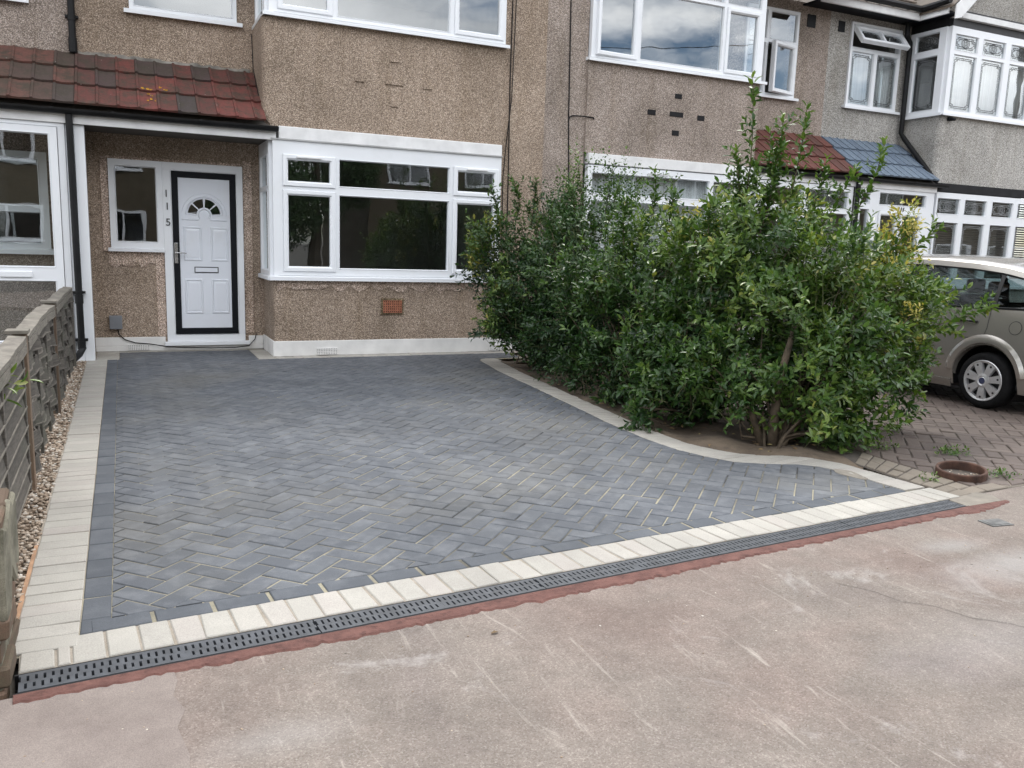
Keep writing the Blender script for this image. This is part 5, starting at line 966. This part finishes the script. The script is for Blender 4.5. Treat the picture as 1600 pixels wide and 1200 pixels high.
for sd_ in (-1, 1):
    m = MB(); m.loops([[(XC + sd_ * (half(YR + q, z) + .002), YR + q - .03 * (1 - q / .13), z) for q in (0, .06, .13)] for z in (.72, .82, .92)], False); o = m.build('tail_light', LAMPR, car); o.modifiers.new('thickness', 'SOLIDIFY').thickness = .01
m = MB(); m.box(XC - .7, XC + .7, -5.3, -2.4, .2, .28)
for (x, y) in [(-.38, -4.1), (.38, -4.1), (-.38, -3.3), (.38, -3.3)]:
    m.box(XC + x - .24, XC + x + .24, y - .28, y + .26, .28, .55); m.add([(XC + x - .24, y - .3, .5), (XC + x + .24, y - .3, .5), (XC + x + .22, y - .46, 1.0), (XC + x - .22, y - .46, 1.0), (XC + x - .24, y - .18, .5), (XC + x + .24, y - .18, .5), (XC + x + .22, y - .36, 1.0), (XC + x - .22, y - .36, 1.0)], [(0, 1, 2, 3), (7, 6, 5, 4), (3, 2, 6, 7), (0, 3, 7, 4), (1, 5, 6, 2)]); m.box(XC + x - .12, XC + x + .12, y - .5, y - .42, 1.02, 1.17)
m.box(XC - .68, XC + .68, -2.9, -2.5, .5, .92); m.build('seats', SEAT, car, bevel=.03)
m = MB()
for wy in WY:
    for sd_ in (-1, 1): m.loops([[(XC + sd_ * (HWD - .30), wy + AR * math.cos(a), WZ + .02 + AR * math.sin(a)), (XC + sd_ * (HWD - .045), wy + AR * math.cos(a), WZ + .02 + AR * .95 * math.sin(a))] for a in [k * math.pi / 14 - .3 for k in range(19)]], False); m.add([(XC + sd_ * (HWD - .3), wy + AR * math.cos(a), WZ + .02 + AR * math.sin(a)) for a in [k * math.pi / 14 - .3 for k in range(19)]], [tuple(range(19))])
m.box(XC - .6, XC + .6, -5.45, -1.8, .14, .2); m.build('wheel_arch_liner', CARBLK, car)
def wheel(wy, sd_):
    wr = bpy.data.objects.new('wheel', None); COL.objects.link(wr); wr.parent = car; wr.location = (XC + sd_ * (HWD - .10) - XC, wy + 3.6, WZ); ORG[wr.name] = (0, 0, 0)
    n = 48; m = MB(); prof = [(.185, .085), (.20, .092), (.235, .09), (.252, .078), (.262, .055), (.264, 0), (.262, -.055), (.24, -.09), (.185, -.085)]
    m.loops([[(sd_ * x, r_ * math.cos(k * 2 * math.pi / n), r_ * math.sin(k * 2 * math.pi / n)) for r_, x in prof] for k in range(n)] + [[(sd_ * x, r_, 0) for r_, x in prof]], False); m.build('tyre', RUBBER, wr, smooth=True)
    m = MB(); ns_ = 7
    m.loops([[(sd_ * x, r_ * math.cos(k * 2 * math.pi / n), r_ * math.sin(k * 2 * math.pi / n)) for r_, x in [(.188, .07), (.192, .088), (.186, .094), (.168, .086), (.166, .05)]] for k in range(n)] + [[(sd_ * x, r_, 0) for r_, x in [(.188, .07), (.192, .088), (.186, .094), (.168, .086), (.166, .05)]]], False)
    m.loops([[(sd_ * x, r_ * math.cos(k * 2 * math.pi / n), r_ * math.sin(k * 2 * math.pi / n)) for r_, x in [(.068, .05), (.066, .092), (.045, .098), (.036, .092), (.030, .096)]] for k in range(n)] + [[(sd_ * x, r_, 0) for r_, x in [(.068, .05), (.066, .092), (.045, .098), (.036, .092), (.030, .096)]]], False)
    for k in range(ns_):
        a = k * 2 * math.pi / ns_ + .25; c, s_ = math.cos(a), math.sin(a)
        q = lambda r_, w, x: (sd_ * x, r_ * c - w * s_, r_ * s_ + w * c)
        m.loops([[q(.055, -.026, .06), q(.055, -.026, .090), q(.055, .026, .090), q(.055, .026, .06)], [q(.12, -.036, .06), q(.12, -.033, .093), q(.12, .033, .093), q(.12, .036, .06)], [q(.172, -.044, .06), q(.172, -.04, .088), q(.172, .04, .088), q(.172, .044, .06)]], True)
        m.m = 2; m.tube([q(.152, 0, .089), q(.152, 0, .0935)], .0095, 10); m.m = 0
    m.m = 1; m.add([(sd_ * .096, .030 * math.cos(k * 2 * math.pi / 24), .030 * math.sin(k * 2 * math.pi / 24)) for k in range(24)], [tuple(range(24))]); m.m = 2; m.add([(sd_ * .045, .17 * math.cos(k * 2 * math.pi / 24), .17 * math.sin(k * 2 * math.pi / 24)) for k in range(24)], [tuple(range(24))])
    m.build('hubcap', [HUB, simple('hub_badge', (.05, .06, .12), .3), CARBLK], wr)
for wy in WY:
    for sd_ in (-1, 1): wheel(wy, sd_)

# ------------------------------------------------------------------ telegraph poles and wire (mirrored in the upstairs glass)
tp = thing('telegraph_line', 'thin black overhead wire between two wooden poles mirrored in the upstairs windows', 'telegraph line', (27, -9.95, -.1))
for x in (27, -27): m = MB(); m.tube([(x, -9.95, -.3), (x, -9.95, 9.9)], [.12, .09], 12); m.build('pole', BARK, tp, smooth=True)
m = MB(); m.tube([(27 - 54 * k / 30, -9.95, 9.75 - 3.9 * (1 - (2 * k / 30 - 1) ** 2) * .98) for k in range(31)], .012, 6); m.build('wire', BLACK, tp)
# ------------------------------------------------------------------ across the street (seen mirrored in the glass)
def far_house(x0, x1, label, y=-21.5, wm=OBRICK):
    h = thing('brick_house', label, 'house', ((x0 + x1) / 2, y, 0)); T = lambda s, d, z: (s, y - d, z); wd = (x1 - x0)
    wins = [(x0 + wd * .12, x0 + wd * .38, 1., 2.2), (x0 + wd * .55, x0 + wd * .85, 1., 2.2), (x0 + wd * .12, x0 + wd * .38, 3.6, 4.8), (x0 + wd * .6, x0 + wd * .82, 3.6, 4.8)]
    m = MB(); slabs(m, T, (x0, x1, -.15, 5.3), wins, 0, .25); m.box(x0, x1, y - 8, y - 7.8, -.1, 5.3); m.box(x0, x0 + .2, y - 7.8, y - .25, -.1, 5.3); m.box(x1 - .2, x1, y - 7.8, y - .25, -.1, 5.3); m.build('wall', wm, h)
    m = MB(); m.tint = .3; m.prism([(y + .4, 5.2), (y - 8.4, 5.2), (y - 4, 8.2)], lambda p, k: (x0 - .1 + k * (wd + .2), p[0], p[1])); m.build('roof', ROOFT, h)
    for w in wins: window(h, T, w, [((w[0] + .08, (w[0] + w[1]) / 2 - .03, w[2] + .08, w[3] - .08), 'fix'), (((w[0] + w[1]) / 2 + .03, w[1] - .08, w[2] + .08, w[3] - .08), 'fix')], sill=(w[0] - .05, w[1] + .05, w[2] - .05, w[2], -.08))
    return h
far_house(-9, -2.2, 'yellow brick house across the street mirrored in the left panes of the bay window'); far_house(-2.2, 3.2, 'yellow brick house across the street mirrored in the middle of the bay window')
far_house(7.5, 14, 'yellow brick house across the street mirrored beside the tree reflection'); far_house(14, 20.5, 'yellow brick house across the street mirrored at the far right panes')
far_house(20.5, 28, 'yellow brick house across the street mirrored in the porch glass by the blue grey canopy'); far_house(28, 37, 'yellow brick house across the street mirrored in the ground floor leaded panes'); far_house(37, 47, 'yellow brick house across the street, furthest down to the right'); far_house(-18, -9, 'yellow brick house across the street mirrored in the glazed porch door')
def far_tree(x, y, h, label, r=2.2):
    t = thing('tree', label, 'tree', (x, y, -.15)); m = MB(); m.tube([(x, y, -.2), (x + .1, y, h * .4), (x, y, h * .75)], [.22, .15, .05], 8)
    VV, FF, TT = [], [], []; o_ = 0
    for k in range(16):
        c = np.array([x, y, h * .62]) + unit(1)[0] * [r * .75, r * .75, h * .3]; m.tube([(x, y, h * .4), tuple(c)], [.06, .02], 5, False); n = 260; p = c + unit(n) * rng.random((n, 1)) ** .4 * [.85, .85, .8]; d = unit(n) * .35 + [0, 0, .1]
        v, f, tt = twigs_to_leaves(p, p + d, 6, .11, .5, np.full(n, .3)); VV.append(v - [x, y, -.15]); FF.append(f + o_); TT.append(tt); o_ += len(v)
    m.build('trunk', BARK, t); npmesh('crown', np.concatenate(VV), np.concatenate(FF), np.concatenate(TT), LEAFT, t)
far_tree(5.3, -20.5, 7.0, 'dark leafy tree across the street between two brick houses'); far_tree(3.4, -18.9, 3.6, 'shorter leafy tree across the street before the middle brick house', 1.5)
# ------------------------------------------------------------------ repeats share a group
GR = {'terraced_house': 'houses of the terrace', 'shrub': 'shrubs along the planting bed', 'weed': 'weeds between the paving', 'brick_house': 'brick houses across the street', 'tree': 'trees across the street', 'net_curtain': 'net curtains behind the windows'}
for o_ in bpy.data.objects:
    k_ = o_.name.split('.')[0]
    if o_.parent is None and o_.get('label') and k_ in GR: o_['group'] = GR[k_]
